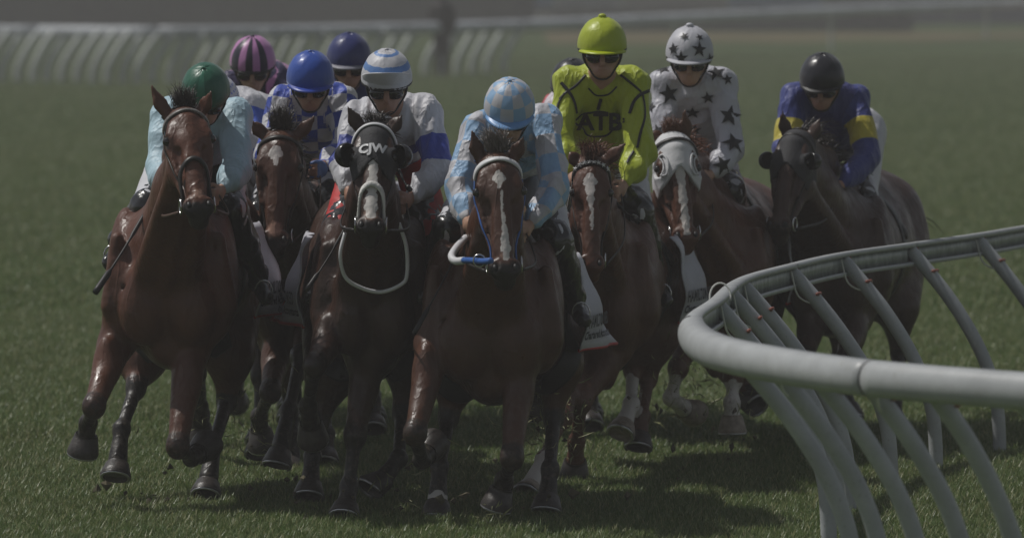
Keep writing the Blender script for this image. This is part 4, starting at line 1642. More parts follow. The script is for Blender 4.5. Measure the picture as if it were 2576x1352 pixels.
def hedge(x0, x1, y, hgt, dep_, label, seed, n):
    r = np.random.default_rng(seed)
    # solid woody core with thousands of leaf faces around it
    NX = max(6, int((x1 - x0) / 0.8))
    V, F = [], []
    prof_ = [(-0.45, 0), (-0.48, 0.5), (-0.38, 0.92), (0, 1.0), (0.38, 0.92), (0.48, 0.5), (0.45, 0)]
    for i in range(NX + 1):
        x = x0 + (x1 - x0) * i / NX
        for (a, z) in prof_:
            V.append((x + r.normal() * 0.05, y + a * dep_ * (1 + r.normal() * 0.06), z * hgt * 0.93 * (1 + r.normal() * 0.04)))
    k = len(prof_)
    for i in range(NX):
        for j in range(k - 1):
            F.append((i * k + j, (i + 1) * k + j, (i + 1) * k + j + 1, i * k + j + 1))
    F.append(tuple(range(k)))
    F.append(tuple(NX * k + j for j in range(k))[::-1])
    o = mesh_obj('hedge', V, F, M_HEDGE, None, origin=((x0 + x1) / 2, y, 0))
    props(o, label, 'hedge')
    V, F = [], []
    for i in range(n):
        x = r.uniform(x0, x1)
        t = r.uniform(0, 1)
        if t < 0.6:
            p = np.array([x, y - dep_ * 0.47 + r.normal() * 0.05, r.uniform(0, hgt)])
        else:
            p = np.array([x, y + r.uniform(-0.48, 0.48) * dep_, hgt * 0.95 + r.normal() * 0.05])
        a = r.normal(size=3)
        a /= np.linalg.norm(a)
        b_ = norm(np.cross(a, r.normal(size=3)))
        sz = r.uniform(0.05, 0.13)
        q = len(V)
        V += [tuple(p + a * sz), tuple(p + b_ * sz * 0.5), tuple(p - a * sz), tuple(p - b_ * sz * 0.5)]
        F.append((q, q + 1, q + 2, q + 3))
    fo = mesh_obj('foliage', V, F, M_HEDGE, o, smooth=False)
    fo['kind'] = 'stuff'
    return o


hedge(-34, 0.75, 212, 3.0, 2.2, 'tall dark clipped hedge filling the top left behind the far rail', 1, 9000)
hedge(0.8, 12.9, 211, 0.72, 1.6, 'low dark hedge below the far rail on the right', 2, 3000)
M_H = [mat('grey_hoarding', (0.20, 0.21, 0.24), 0.6), mat('blue_hoarding', (0.10, 0.17, 0.30), 0.6), mat('dull_brown_hoarding', (0.22, 0.20, 0.19), 0.6), mat('slate_hoarding', (0.10, 0.11, 0.14), 0.6)]
hn = 0
for i, (x0, x1, mi, lab) in enumerate(((0.4, 1.5, 1, 'blue hoarding panel at the end of the tall hedge'), (1.55, 3.9, 0, 'short grey hoarding panel beside the blue end panel'), (3.95, 7.6, 2, 'dull brownish hoarding panel above the far rail'), (7.65, 11.0, 1, 'long blue hoarding panel above the far rail'), (11.05, 15.5, 3, 'slate grey hoarding panel above the far rail'), (15.55, 24.0, 3, 'dark slate hoarding at the far right end of the row'))):
    V = [(x0, 232, 0), (x1, 232, 0), (x1, 232, 2.1), (x0, 232, 2.1), (x0, 232.12, 0), (x1, 232.12, 0), (x1, 232.12, 2.1), (x0, 232.12, 2.1)]
    F = [(0, 1, 2, 3), (5, 4, 7, 6), (3, 2, 6, 7), (1, 5, 6, 2), (4, 0, 3, 7), (4, 5, 1, 0)]
    hb = mesh_obj('hoarding', V, F, M_H[mi], None, smooth=False, origin=((x0 + x1) / 2, 232, 0))
    props(hb, lab, 'hoarding', 'hoardings behind the course')
    for xx in (x0 + 0.1, x1 - 0.1):
        v, f = tube([(xx, 232.2, 0), (xx, 232.2, 2.0)], 0.05, 6)
        mesh_obj('support', v, f, M_H[3], hb)

# a dark figure by the far rail
B = Body((-1.9, 132.4, -0.1), (-0.9, 133.8, 1.95), 0.022)
fx, fy = -1.43, 133.1
for sx in (-1, 1):
    B.cone((fx + sx * 0.09, fy, 0.06), (fx + sx * 0.09, fy, 0.48), 0.055, 0.07)
    B.cone((fx + sx * 0.09, fy, 0.48), (fx + sx * 0.08, fy, 0.9), 0.075, 0.10)
    B.cone((fx + sx * 0.20, fy, 1.40), (fx + sx * 0.25, fy + 0.02, 1.10), 0.06, 0.05)
    B.cone((fx + sx * 0.25, fy + 0.02, 1.10), (fx + sx * 0.20, fy - 0.12, 0.88), 0.045, 0.035)
    B.cone((fx + sx * 0.09, fy - 0.12, 0.04), (fx + sx * 0.09, fy + 0.06, 0.04), 0.045, 0.045)
B.cone((fx, fy, 0.92), (fx, fy, 1.38), 0.15, 0.18, ax=(1, 0, 0), fl=1.15)
B.cone((fx, fy, 1.45), (fx, fy, 1.58), 0.05, 0.05)
B.ell((fx, fy, 1.66), (0.08, 0.10, 0.12))
pf, _, _ = body_obj('person', B, mat('dark_coat_cloth', (0.03, 0.025, 0.025), 0.8), None, (fx, fy, 0))
props(pf, 'dark figure standing at the far rail in the gap between posts', 'person')

# ------------------------------------------------------------------ the field
HORSES['A'] = horse(dict(D=29.6, coat='redbay', label='bright bay horse at the left edge, ridden by the green capped jockey',
    poll=(463, 280, -.5), muz=(503, 545, -.88), ears=((381, 217, -.5), (533, 229, -.52)), hw=1.1, hyaw=0.12,
    chest=(425, 932), croup=490, cw=1.05, dep=0.84, muzdark=0.8, snip=0.7,
    blaze=None, forelock=(0, 0.13, 90, 0.1, (-0.1, 0.3, 1.0)),
    legs=dict(lf=[(290, 868, .05), (236, 1022, -.25), (222, 1062, -.02), (210, 1132, .02)],
              rf=[(478, 890, .0), (447, 1122, -.28), (482, 1150, -.05), (512, 1128, .10)],
              lh=[(358, 895, .85), (342, 975, .72), (306, 1078, .5), (291, 1200, .38)],
              rh=[(575, 890, .85), (570, 1010, .9), (538, 1118, .6), (518, 1245, .45)])))
HORSES['B'] = horse(dict(D=31.4, coat='bay', label='bay horse with small white forehead star under the royal blue capped jockey',
    poll=(706, 335, -.5), muz=(690, 630, -.76), ears=((628, 303, -.5), (792, 293, -.52)), hw=1.12, hs=1.0, hyaw=-0.05,
    chest=(740, 915), croup=745, cw=0.95, blaze=[(0.10, 0.13, 0.010, 0.032, -0.01), (0.13, 0.17, 0.032, 0.016, -0.01), (0.17, 0.215, 0.016, 0.002, -0.006)], muzdark=0.7, snip=1.0,
    forelock=(0, 0.15, 130, 0.05, (0.0, 0.2, 1.0)),
    legs=dict(lf=[(700, 870, 0), (680, 985, -.3), (652, 1045, -.08), (660, 1115, -.02)],
              rf=[(782, 830, 0), (757, 895, -.42), (727, 1030, -.56), (697, 1168, -.66)],
              lh=[(720, 890, .9), (735, 1000, 1.0), (738, 1105, .72), (730, 1190, .6)],
              rh=[(800, 880, .9), (815, 1000, 1.0), (822, 1090, .8), (818, 1165, .7)])))
HORSES['C'] = horse(dict(D=29.4, coat='dark', label='dark horse wearing a black hood with eye cups and white noseband',
    poll=(944, 318, -.5), muz=(931, 596, -.86), ears=((877, 269, -.5), (1010, 290, -.5)), hw=1.0,
    chest=(935, 958), croup=925, cw=0.92, blaze=[(0.2, 0.52, 0.022, 0.020, 0.002), (0.40, 0.53, 0.030, 0.022, 0.0)], muzdark=0.9, snip=0.9,
    forelock=(0, 0.06, 40, 0.2, (-0.3, 0.2, 0.8)),
    legs=dict(lf=[(838, 832, .0), (792, 918, -.35), (775, 1020, -.12), (786, 1095, .0)],
              rf=[(925, 905, .05), (893, 1095, -.10), (878, 1222, -.15), (866, 1300, -.24)],
              lh=[(832, 940, .8), (802, 1060, .75), (786, 1148, .55), (777, 1248, .45)],
              rh=[(1032, 920, .75), (1012, 1040, .7), (1003, 1152, .45), (942, 1232, .36)]), toes=dict(rh=(-1, -0.3, 0.1))))
HORSES['E'] = horse(dict(D=28.9, coat='bay', label='leading bay horse in the centre with long white blaze and blue bridle',
    poll=(1250, 392, -.45), muz=(1272, 704, -.73), ears=((1189, 332, -.45), (1316, 348, -.45)), hw=1.1, hyaw=0.05,
    chest=(1235, 1022), croup=1275, cw=1.12, dep=0.88, blaze=[(0.11, 0.145, 0.008, 0.026, -0.004), (0.145, 0.20, 0.026, 0.005, -0.004), (0.20, 0.36, 0.003, 0.008, 0.004), (0.36, 0.45, 0.008, 0.020, 0.006), (0.45, 0.53, 0.020, 0.010, 0.006)], muzdark=1.0, snip=0.6,
    forelock=(0, 0.13, 130, 0.1, (-0.15, 0.1, 1.0)), flhair=M_MANEG, ls=1.0,
    socks=dict(lh=-0.45, rh=-0.6),
    legs=dict(lf=[(1092, 868, 0), (1044, 1090, -.3), (1062, 1155, -.04), (1082, 1128, .12)],
              rf=[(1310, 905, 0), (1288, 1150, -.26), (1268, 1205, -.02), (1250, 1268, .0)],
              lh=[(1150, 940, .7), (1128, 1050, .68), (1106, 1172, .45), (1098, 1300, .36)],
              rh=[(1400, 915, .75), (1392, 1050, .72), (1384, 1178, .5), (1374, 1284, .42)])))
HORSES['F'] = horse(dict(D=31.2, coat='chestnut', label='chestnut horse with a browband of silver stars under the yellow jockey',
    poll=(1488, 400, -.5), muz=(1488, 690, -.76), ears=((1432, 385, -.5), (1571, 362, -.52)), hw=0.95,
    chest=(1500, 940), croup=1585, cw=1.0, blaze=[(0.11, 0.15, 0.012, 0.036, -0.01), (0.15, 0.22, 0.036, 0.022, -0.008), (0.22, 0.28, 0.020, 0.008, -0.004), (0.28, 0.46, 0.010, 0.003, 0.0)], muzdark=0.6, snip=0.4,
    hair=M_MANER, forelock=(0, 0.13, 260, 0.3, (0.0, -0.5, 0.5)), socks=dict(lf=0.1, lh=0.8), palehoof=True, points=0.5,
    legs=dict(lf=[(1440, 900, 0), (1414, 1050, -.4), (1368, 1155, -.6), (1322, 1248, -.8)],
              rf=[(1545, 880, 0), (1462, 1010, -.2), (1450, 1110, -.06), (1445, 1188, .04)],
              lh=[(1600, 850, .9), (1592, 930, .92), (1588, 1015, .72), (1560, 1092, .6)],
              rh=[(1655, 830, .9), (1630, 950, .98), (1615, 1045, .78), (1605, 1125, .7)])))
HORSES['G'] = horse(dict(D=32.8, coat='chestnut', label='chestnut horse in a white eye-hole hood under the star-patterned jockey',
    poll=(1692, 345, -.5), muz=(1728, 618, -.78), ears=((1650, 330, -.5), (1723, 278, -.5)), hw=1.1, hyaw=0.15,
    chest=(1795, 885), croup=1845, cw=1.0, blaze=[(0.15, 0.56, 0.020, 0.017, 0.0)], muzdark=0.5, hair=M_MANER,
    forelock=(0, 0.1, 110, 0.2, (-0.05, 0.2, 1.0)), socks=dict(lf=0.9, rf=0.9), sockw=0.62, palehoof=True, points=0.4,
    legs=dict(lf=[(1745, 830, 0), (1706, 925, -.3), (1688, 1000, -.3), (1735, 1038, -.08)],
              rf=[(1850, 840, 0), (1845, 950, -.3), (1841, 1012, -.35), (1842, 1082, -.35)],
              lh=[(1790, 850, .9), (1800, 920, .92), (1850, 975, .72), (1893, 1022, .6)],
              rh=[(1900, 820, .9), (1890, 900, .95), (1880, 950, .8), (1890, 1010, .7)]), toes=dict(lf=(1, -0.4, 0), lh=(1, -.4, 0))))
HORSES['H'] = horse(dict(D=33.6, coat='dark', label='dark brown horse with black hood and eye cups behind the rail at right',
    poll=(2008, 335, -.5), muz=(1955, 592, -.82), ears=((1968, 282, -.5), (2060, 300, -.5)), hw=1.0, hyaw=-0.35,
    chest=(2090, 852), croup=2172, cw=1.08, blaze=None, muzdark=0.6, snip=0.35,
    forelock=None, taildir=(0.3, 0.8, -0.1),
    legs=dict(lf=[(2045, 800, 0), (2025, 900, -.3), (2045, 960, -.08), (2065, 1010, 0)],
              rf=[(2155, 800, 0), (2125, 905, -.3), (2112, 985, -.28), (2105, 1060, -.28)],
              lh=[(2125, 790, .9), (2115, 900, .95), (2125, 980, .75), (2140, 1050, .7)],
              rh=[(2255, 770, .85), (2262, 890, .98), (2250, 1005, .76), (2256, 1092, .7)])))


def plain_horse(D, px, y0, label, coat='dark', w=0.9):
    s_ = S(D)
    return horse(dict(D=D, coat=coat, label=label, h=0.018,
        poll=(px, y0, -.5), muz=(px, y0 + 0.53 * s_, -.8), ears=((px - .1 * s_, y0 - .12 * s_, -.5), (px + .1 * s_, y0 - .12 * s_, -.5)),
        chest=(px, 676 - 0 + (CAM_H - 0.68) * s_ - 796), croup=px, cw=w, forelock=None,
        legs=dict(lf=[(px - .16 * s_, -120 + (CAM_H - .80) * s_, 0), (px - .17 * s_, -120 + (CAM_H - .46) * s_, -.25), (px - .15 * s_, -120 + (CAM_H - .30) * s_, 0), (px - .15 * s_, -120 + (CAM_H - .15) * s_, .1)],
                  rf=[(px + .16 * s_, -120 + (CAM_H - .80) * s_, 0), (px + .15 * s_, -120 + (CAM_H - .45) * s_, -.1), (px + .14 * s_, -120 + (CAM_H - .20) * s_, -.2), (px + .14 * s_, -120 + (CAM_H - .06) * s_, -.3)],
                  lh=[(px - .17 * s_, -120 + (CAM_H - .85) * s_, .9), (px - .16 * s_, -120 + (CAM_H - .52) * s_, 1.1), (px - .14 * s_, -120 + (CAM_H - .26) * s_, .85), (px - .14 * s_, -120 + (CAM_H - .14) * s_, .75)],
                  rh=[(px + .17 * s_, -120 + (CAM_H - .85) * s_, .9), (px + .16 * s_, -120 + (CAM_H - .52) * s_, 1.1), (px + .14 * s_, -120 + (CAM_H - .24) * s_, .9), (px + .14 * s_, -120 + (CAM_H - .12) * s_, .8)])))


HORSES['K'] = plain_horse(32.3, 580, 440, 'brown horse hidden behind the green capped rider, carrying the white and blue silks')
HORSES['P'] = plain_horse(34.7, 662, 440, 'dark horse at the back carrying the pink and navy capped jockey', w=0.85)
HORSES['N'] = plain_horse(34.0, 872, 400, 'dark horse at the back carrying the navy capped jockey', w=0.85)
HORSES['T'] = plain_horse(34.2, 1418, 440, 'dark horse hidden behind the yellow jockey and the leader', w=0.85)
print('horses', round(time.time() - T0, 1))

RIDERS['A'] = rider(dict(D=29.6, label='jockey in a green satin cap and pale aqua silks on the leftmost horse', seed=1,
    head=(517, 222, .08), R=59, look=(-0.1, -1, -0.75), shL=(425, 289, .3), shR=(590, 289, .3), elL=(397, 415, .15), elR=(597, 425, .12),
    haL=(418, 492, -.05), haR=(550, 488, -.05), hip=(505, 350, .85), boottop=0.45, knL=(370, 520, .22), knR=(582, 530, .3), anL=(298, 602, .42), anR=(652, 690, .55),
    silk=S_AQUA, cap=S_GREEN, peak=0.012, peakm=mat('green_peak', (0.012, 0.07, 0.045), 0.4), bandm=mat('olive_band', (0.08, 0.07, 0.03), 0.5), collar=M_WHITEC))
RIDERS['B'] = rider(dict(D=31.4, label='jockey in a shiny royal blue cap and blue and white checked silks', seed=2,
    head=(781, 190, .1), R=58, look=(0.0, -1, -0.3), shL=(712, 257, .3), shR=(860, 251, .3), elL=(675, 395, .15), elR=(868, 375, .15),
    haL=(705, 450, -.05), haR=(806, 425, -.12), hip=(790, 335, .85), knL=(655, 540, .3), knR=(850, 540, .3), anL=(630, 660, .55), anR=(852, 690, .55),
    silk=S_BWCHK, cap=S_ROYAL, peak=0.05, peakm=mat('royal_peak', (0.03, 0.07, 0.4), 0.35), bandm=mat('pale_blue_piping', (0.3, 0.35, 0.55), 0.5), skin=M_SKIND,
    glove=mat('blue_glove', (0.08, 0.16, 0.42), 0.6)))
RIDERS['C'] = rider(dict(D=29.4, label='jockey in white silks with blue hoops and a white upturned peak', seed=3,
    head=(973, 190, .1), R=62, look=(0.0, -1, -0.3), shL=(902, 294, .3), shR=(1068, 281, .3), elL=(865, 412, .15), elR=(1103, 425, .15),
    haL=(880, 495, -.05), haR=(1022, 508, -.05), hip=(985, 360, .85), knL=(852, 575, .3), knR=(1085, 580, .3), anL=(808, 690, .55), anR=(1082, 720, .55),
    silk=S_CJACK, cap=S_CCAP, peak=0.045, peakup=0.085, peakm=mat('pale_grey_peak', (0.55, 0.55, 0.57), 0.5), bandm=M_BLACK,
    breech=mat('red_breeches', (0.5, 0.02, 0.02), 0.55, bump=0.4, bscale=20), skin=M_SKIND))
RIDERS['E'] = rider(dict(D=28.9, label='leading jockey crouched low in sky blue and white checked silks', seed=4,
    head=(1282, 262, .1), R=62, look=(0.0, -1, -0.55), shL=(1205, 329, .3), shR=(1370, 307, .3), elL=(1156, 470, .15), elR=(1400, 475, .12),
    haL=(1178, 568, -.05), haR=(1322, 580, -.05), hip=(1290, 390, .85), knL=(1130, 580, .3), knR=(1398, 605, .3), anL=(1085, 690, .55), anR=(1448, 745, .55),
    silk=S_LBCHK, cap=S_LBCAP, peak=0.055, peakm=mat('sky_peak', (0.17, 0.36, 0.68), 0.4), bandm=mat('sky_band', (0.2, 0.4, 0.7), 0.5)))
RIDERS['F'] = rider(dict(D=31.2, label='jockey in fluorescent yellow silks lettered ATB', seed=5,
    head=(1515, 108, .08), R=60, look=(0.0, -1, -0.12), shL=(1432, 211, .25), shR=(1592, 209, .25), elL=(1402, 345, .12), elR=(1612, 385, .08),
    haL=(1440, 455, -.05), haR=(1562, 478, -.08), hip=(1522, 425, .75), knL=(1425, 545, .3), knR=(1605, 530, .25), anL=(1395, 680, .5), anR=(1655, 700, .55),
    sleeve=1.08, button=1, silk=S_YEL, cap=S_YELCAP, peak=0.055, peakm=mat('yellow_peak', (0.42, 0.50, 0.01), 0.4), bandm=M_BLACK, boottop=0.18, bulk=1.0, skin=M_SKIN, collar=mat('yellow_collar', (0.42, 0.5, 0.01), 0.5)))
RIDERS['G'] = rider(dict(D=32.8, label='jockey in white silks scattered with black stars', seed=6,
    head=(1735, 128, .08), R=58, look=(-0.05, -1, -0.2), shL=(1672, 211, .25), shR=(1815, 211, .25), elL=(1660, 345, .15), elR=(1838, 380, .1),
    haL=(1690, 455, -.05), haR=(1778, 450, -.08), hip=(1745, 375, .85), knL=(1680, 500, .3), knR=(1838, 480, .35), anL=(1660, 640, .55), anR=(1862, 655, .6),
    button=1, silk=S_WHITE, cap=S_WHITECAP, peak=0.055, peakm=M_WHITEC, bandm=M_BLACK, boottop=0.15))
RIDERS['H'] = rider(dict(D=33.6, label='jockey in a black cap and blue silks with yellow armbands at right', seed=7,
    head=(2068, 192, .1), R=55, look=(-0.15, -1, -0.35), shL=(2000, 247, .25), shR=(2152, 247, .32), elL=(1975, 370, .12), elR=(2182, 398, .15),
    haL=(2015, 455, -.05), haR=(2105, 475, -.08), hip=(2130, 335, .85), knL=(2010, 510, .3), knR=(2172, 500, .35), anL=(1985, 630, .55), anR=(2212, 610, .6),
    silk=S_HJACK, cap=S_BLKCAP, peak=0.04, bandm=M_BLACK, skin=M_SKIND, collar=M_BLACK))
RIDERS['P'] = rider(dict(D=34.7, label='jockey in a pink and navy striped cap at the back left', seed=8,
    head=(636, 150, .1), R=56, look=(0.0, -1, -0.3), shL=(592, 211, .3), shR=(702, 194, .4), elL=(585, 330, .2), elR=(735, 320, .2),
    haL=(630, 400, -.05), haR=(690, 400, -.05), hip=(680, 280, .9), knL=(605, 480, .5), knR=(720, 480, .5), anL=(590, 600, .85), anR=(735, 600, .85),
    silk=S_PINK, cap=S_PINKCAP, peak=0.02, bandm=M_BLACK, skin=M_SKIN, collar=M_BLACK))
RIDERS['K'] = rider(dict(D=32.3, label='jockey in white silks with blue squares, half hidden by the green cap', seed=9,
    head=(548, 245, .1), R=52, look=(-0.1, -1, -0.5), shL=(520, 289, .3), shR=(632, 274, .35), elL=(515, 400, .15), elR=(642, 415, .15),
    haL=(550, 470, -.05), haR=(610, 470, -.05), hip=(618, 300, .8), knL=(520, 520, .5), knR=(640, 500, .5), anL=(515, 650, .8), anR=(650, 650, .8),
    silk=S_WB, cap=S_WB, peak=0.01, bandm=M_BLACK, collar=M_WHITEC))
RIDERS['N'] = rider(dict(D=34.0, label='jockey in a glossy navy cap behind the blue and white capped pair', seed=10,
    head=(878, 142, .1), R=55, look=(0.0, -1, -0.2), shL=(825, 229, .3), shR=(925, 234, .3), elL=(815, 350, .15), elR=(930, 350, .15),
    haL=(850, 420, -.05), haR=(895, 420, -.05), hip=(872, 330, .85), knL=(820, 480, .5), knR=(920, 480, .5), anL=(810, 600, .8), anR=(930, 600, .8),
    silk=S_NAVY, cap=S_NAVY, peak=0.05, peakm=mat('pale_trimmed_peak', (0.25, 0.25, 0.3), 0.5), bandm=mat('silver_piping', (0.4, 0.4, 0.45), 0.5), skin=M_SKIND, collar=M_BLACK))
RIDERS['T'] = rider(dict(D=34.2, label='jockey hidden behind the yellow silks, pinkish white shoulder showing', seed=11,
    head=(1440, 205, .1), R=54, look=(0.0, -1, -0.4), shL=(1405, 264, .3), shR=(1480, 259, .3), elL=(1395, 370, .15), elR=(1480, 370, .15),
    haL=(1420, 440, -.05), haR=(1460, 440, -.05), hip=(1440, 340, .85), knL=(1400, 500, .5), knR=(1480, 500, .5), anL=(1390, 620, .8), anR=(1490, 620, .8),
    silk=S_PWH, cap=S_BLKCAP, peak=0.02, bandm=M_BLACK, collar=M_WHITEC))
print('riders', round(time.time() - T0, 1))

# ------------------------------------------------------------------ tack
bridle(HORSES['A'], M_LEATHER, browm=mat('beaded_browband', (0.2, 0.19, 0.18), 0.4, scale=150, var=0.8), nose=M_LEATHER, nosew=0.022)
bridle(HORSES['B'], M_LEATHER, browm=M_LEATHER)
bridle(HORSES['C'], M_LEATHER, nu=0.355, browon=False, nose=M_SHEEP, nosew=0.026, side=True)
bridle(HORSES['E'], M_BLUEB, brow=0.030, browm=M_WHITEB)
bridle(HORSES['F'], M_LEATHER, brow=0.034, browm=M_LEATHER)
bridle(HORSES['G'], M_LEATHER, browm=M_LEATHER, side=False)
bridle(HORSES['H'], M_LEATHER, browm=M_LEATHER)
for q, rm in (('A', M_BROWNL), ('B', M_BROWNL), ('C', M_LEATHER), ('E', M_LEATHER), ('F', M_LEATHER), ('G', M_LEATHER), ('H', M_LEATHER)):
    reins(HORSES[q], RIDERS[q], rm)
for q in 'ABCEFGH':
    girth_and_saddle(HORSES[q], sides={'A': (1,), 'B': (-1,), 'H': (-1,)}.get(q, (-1, 1)))
for q in 'KPNT':
    girth_and_saddle(HORSES[q], text=False)


def head_shell(H, name, m, u0, u1, holes, pad=0.007, lower=None):
    """a fitted hood: the head's own form grown outwards and cut at its edges"""
    E, k, ws, ax3 = H['E'], H['k'], H['ws'], H['axes']
    c = E(0.2, 0, 0)
    B = Body(c - 0.36, c + 0.36, 0.008)
    s, a, n = H['s'], H['a'], H['n']
    g = pad
    B.ell(E(0.09, 0, -0.02), (0.088 * ws + g, 0.115 * k + g, 0.085 * k + g), ax3, k=0.03)
    B.ell(E(0.19, 0, -0.005), (0.098 * ws + g, 0.09 * k + g, 0.075 * k + g), ax3, k=0.03)
    B.cone(E(0.16, 0, -0.01), E(0.46, 0, -0.008), 0.078 * ws + g, 0.047 * ws + g, k=0.03, ax=n, fl=0.85)
    B.cone(E(0.10, 0, 0.035), E(0.50, 0, 0.022), 0.052 * k + g, 0.026 * k + g, k=0.03)
    for sx in (-1, 1):
        B.ell(E(0.185, sx * 0.083, 0.030), (0.026 * ws + g, 0.040 * k + g, 0.026 * k + g), ax3, k=0.02)
        B.ell(E(0.20, sx * 0.055, -0.11), (0.030 * ws + g, 0.105 * k + g, 0.095 * k + g), ax3, k=0.04)
        B.cone(E(0.235, sx * 0.078, 0.005), E(0.36, sx * 0.062, -0.002), 0.017 * k + g, 0.010 * k + g, k=0.02)
    for hc_ in holes:
        B.ell(E(*hc_[0]), hc_[1], ax3, k=0.006, sub=True)

    def crop(X, Y, Z):
        q = [X - H['P'][0], Y - H['P'][1], Z - H['P'][2]]
        u = (q[0] * a[0] + q[1] * a[1] + q[2] * a[2]) / k
        x = (q[0] * s[0] + q[1] * s[1] + q[2] * s[2]) / ws
        lim = u1(np.abs(x))
        return np.maximum(u0 - u, u - lim) * k * 0.8
    o, p, q = body_obj(name, B, m, H['o'], crop=crop)
    return o, bvh_of(p, q)


# C: black hood with cups and CJW
Hc = HORSES['C']
M_HOODB = mat('black_hood_cloth', (0.035, 0.035, 0.04), 0.75, bump=0.4, bscale=120)
hood, hbv = head_shell(Hc, 'hood', M_HOODB, 0.0, lambda x: 0.235 + x * 0.9, [((0.19, -0.105, 0.035), 0.030), ((0.19, 0.105, 0.035), 0.030)])
strap('hood_band', hbv, [Hc['E'](0.11, -0.108, -0.01), Hc['E'](0.06, -0.08, 0.05), Hc['E'](0.035, -0.04, 0.09), Hc['E'](0.03, 0, 0.10), Hc['E'](0.035, 0.04, 0.09), Hc['E'](0.06, 0.08, 0.05), Hc['E'](0.11, 0.108, -0.01)], 0.020, M_WHITEB, hood, 0.006, 0.005)
p, n_ = surf_at(hbv, 937, 373, 28.8)
decal('hood_lettering', hbv, text2d('CJW', 0.062, 0.0025), p, n_, M_WHITEB, hood, 1.0, up=-Hc['a'])


def eyecup(H, m, r=0.056, sx=-1, parent=None, rimm=None):
    c = H['E'](0.185, sx * 0.118, 0.035)
    B = Body(c - 0.12, c + 0.12, 0.008)
    B.ell(c, r, k=0.01)
    B.ell(c + H['n'] * 0.018 - H['s'] * sx * 0.022 + H['a'] * 0.01, r * 0.90, k=0.01, sub=True)
    o, _, _ = body_obj('eye_cup', B, m, parent or H['o'])
    return o


for sx in (-1, 1):
    eyecup(Hc, mat('black_cup_plastic', (0.012, 0.012, 0.014), 0.25), sx=sx, parent=hood)
# C breastplate rein loop: long white loop hanging on the chest
lp = catmull([W(868, 585, 28.95), W(856, 640, 28.92), W(868, 695, 28.95), W(905, 722, 28.98), W(958, 734, 29.0), W(1008, 716, 29.0), W(1024, 690, 29.0), W(1022, 620, 29.0), W(1003, 560, 29.0)], 8)
v, f = tube(lp, 0.009, 6, flat=((0, 1, 0), 0.4))
bp_ = mesh_obj('rein_loop', v, f, M_WHITEB, Hc['o'])

# G: white hood with large eye holes
Hg = HORSES['G']
M_HOODW = mat('white_hood_cloth', (0.62, 0.62, 0.64), 0.7, var=0.06, bump=0.35, bscale=25)
hood, hbv = head_shell(Hg, 'hood', M_HOODW, -0.03, lambda x: 0.20 + 1.15 * x, [((0.185, -0.10, 0.05), (0.04, 0.055, 0.055)), ((0.185, 0.10, 0.05), (0.04, 0.055, 0.055))], pad=0.012)
strap('hood_strap', hbv, [Hg['E'](0.10, -0.12, -0.01), Hg['E'](0.06, -0.08, 0.05), Hg['E'](0.05, 0, 0.10), Hg['E'](0.06, 0.08, 0.05), Hg['E'](0.10, 0.12, -0.01)], 0.020, M_LEATHER, hood, 0.007, 0.005)
for sx in (-1, 1):
    pts = []
    for t in np.linspace(0, 2 * math.pi, 20, endpoint=False):
        pts.append(Hg['E'](0.185 + 0.060 * math.cos(t), sx * (0.082 + 0.036 * math.sin(t)), 0.07))
    strap('eye_hole_rim', hbv, pts, 0.010, M_HOODW, hood, 0.004, 0.006, closed=True)

# H: black hood with cups
Hh = HORSES['H']
hood, hbv = head_shell(Hh, 'hood', M_HOODB, 0.0, lambda x: 0.225 + x * 0.8, [((0.19, -0.105, 0.035), 0.030), ((0.19, 0.105, 0.035), 0.030)])
for sx in (-1, 1):
    eyecup(Hh, mat('black_cup_plastic', (0.012, 0.012, 0.014), 0.25), sx=sx, parent=hood, r=0.046)

# F: star browband
Hf = HORSES['F']
for i in range(8):
    t = -1 + 2 * i / 7
    q = Hf['E'](0.045 + 0.02 * t * t, 0.080 * t, 0.08 - 0.05 * t * t)
    hh = Hf['bvh'].find_nearest(Vector(q))
    c0, n0 = np.array(hh[0]), np.array(hh[1])
    n0 = norm(n0 + np.array([0, -0.8, 0]))
    side = norm(np.cross((0, 0, 1), n0))
    V = [c0 + n0 * 0.020]
    for kx in range(10):
        rr = 0.0155 if kx % 2 == 0 else 0.0065
        an = math.pi / 2 + math.pi * kx / 5
        V.append(c0 + n0 * 0.016 + side * rr * math.cos(an) + np.cross(n0, side) * rr * math.sin(an))
    mesh_obj('browband_star', V, [(0, 1 + k, 1 + (k + 1) % 10) for k in range(10)], mat('silver_star', (0.7, 0.7, 0.7), 0.3, 0.6), Hf['o'], smooth=False)

# E: sheepskin covered rein and white buckle end
He = HORSES['E']
lp = catmull([W(1236, 655, 28.05), W(1218, 657, 28.1), W(1190, 655, 28.25), W(1166, 654, 28.35)], 6)
v, f = tube(lp, 0.014, 7)
mesh_obj('rein_sleeve', v, f, M_BLUEB, He['o'])
lp = catmull([W(1168, 655, 28.35), W(1146, 656, 28.4), W(1136, 645, 28.45), W(1146, 625, 28.55), W(1172, 598, 28.75)], 6)
v, f = tube(lp, 0.017, 8)
mesh_obj('rein_sleeve', v, f, M_WHITEB, He['o'])
c_ = W(1206, 655, 28.17)
v, f = tube([c_ + np.array([0.026 * math.cos(t), 0, 0.026 * math.sin(t)]) for t in np.linspace(0, 6.283, 14, endpoint=False)], 0.0045, 6, closed=True)
mesh_obj('rein_ring', v, f, M_STEEL, He['o'])

# ------------------------------------------------------------------ silks details
Rf = RIDERS['F']


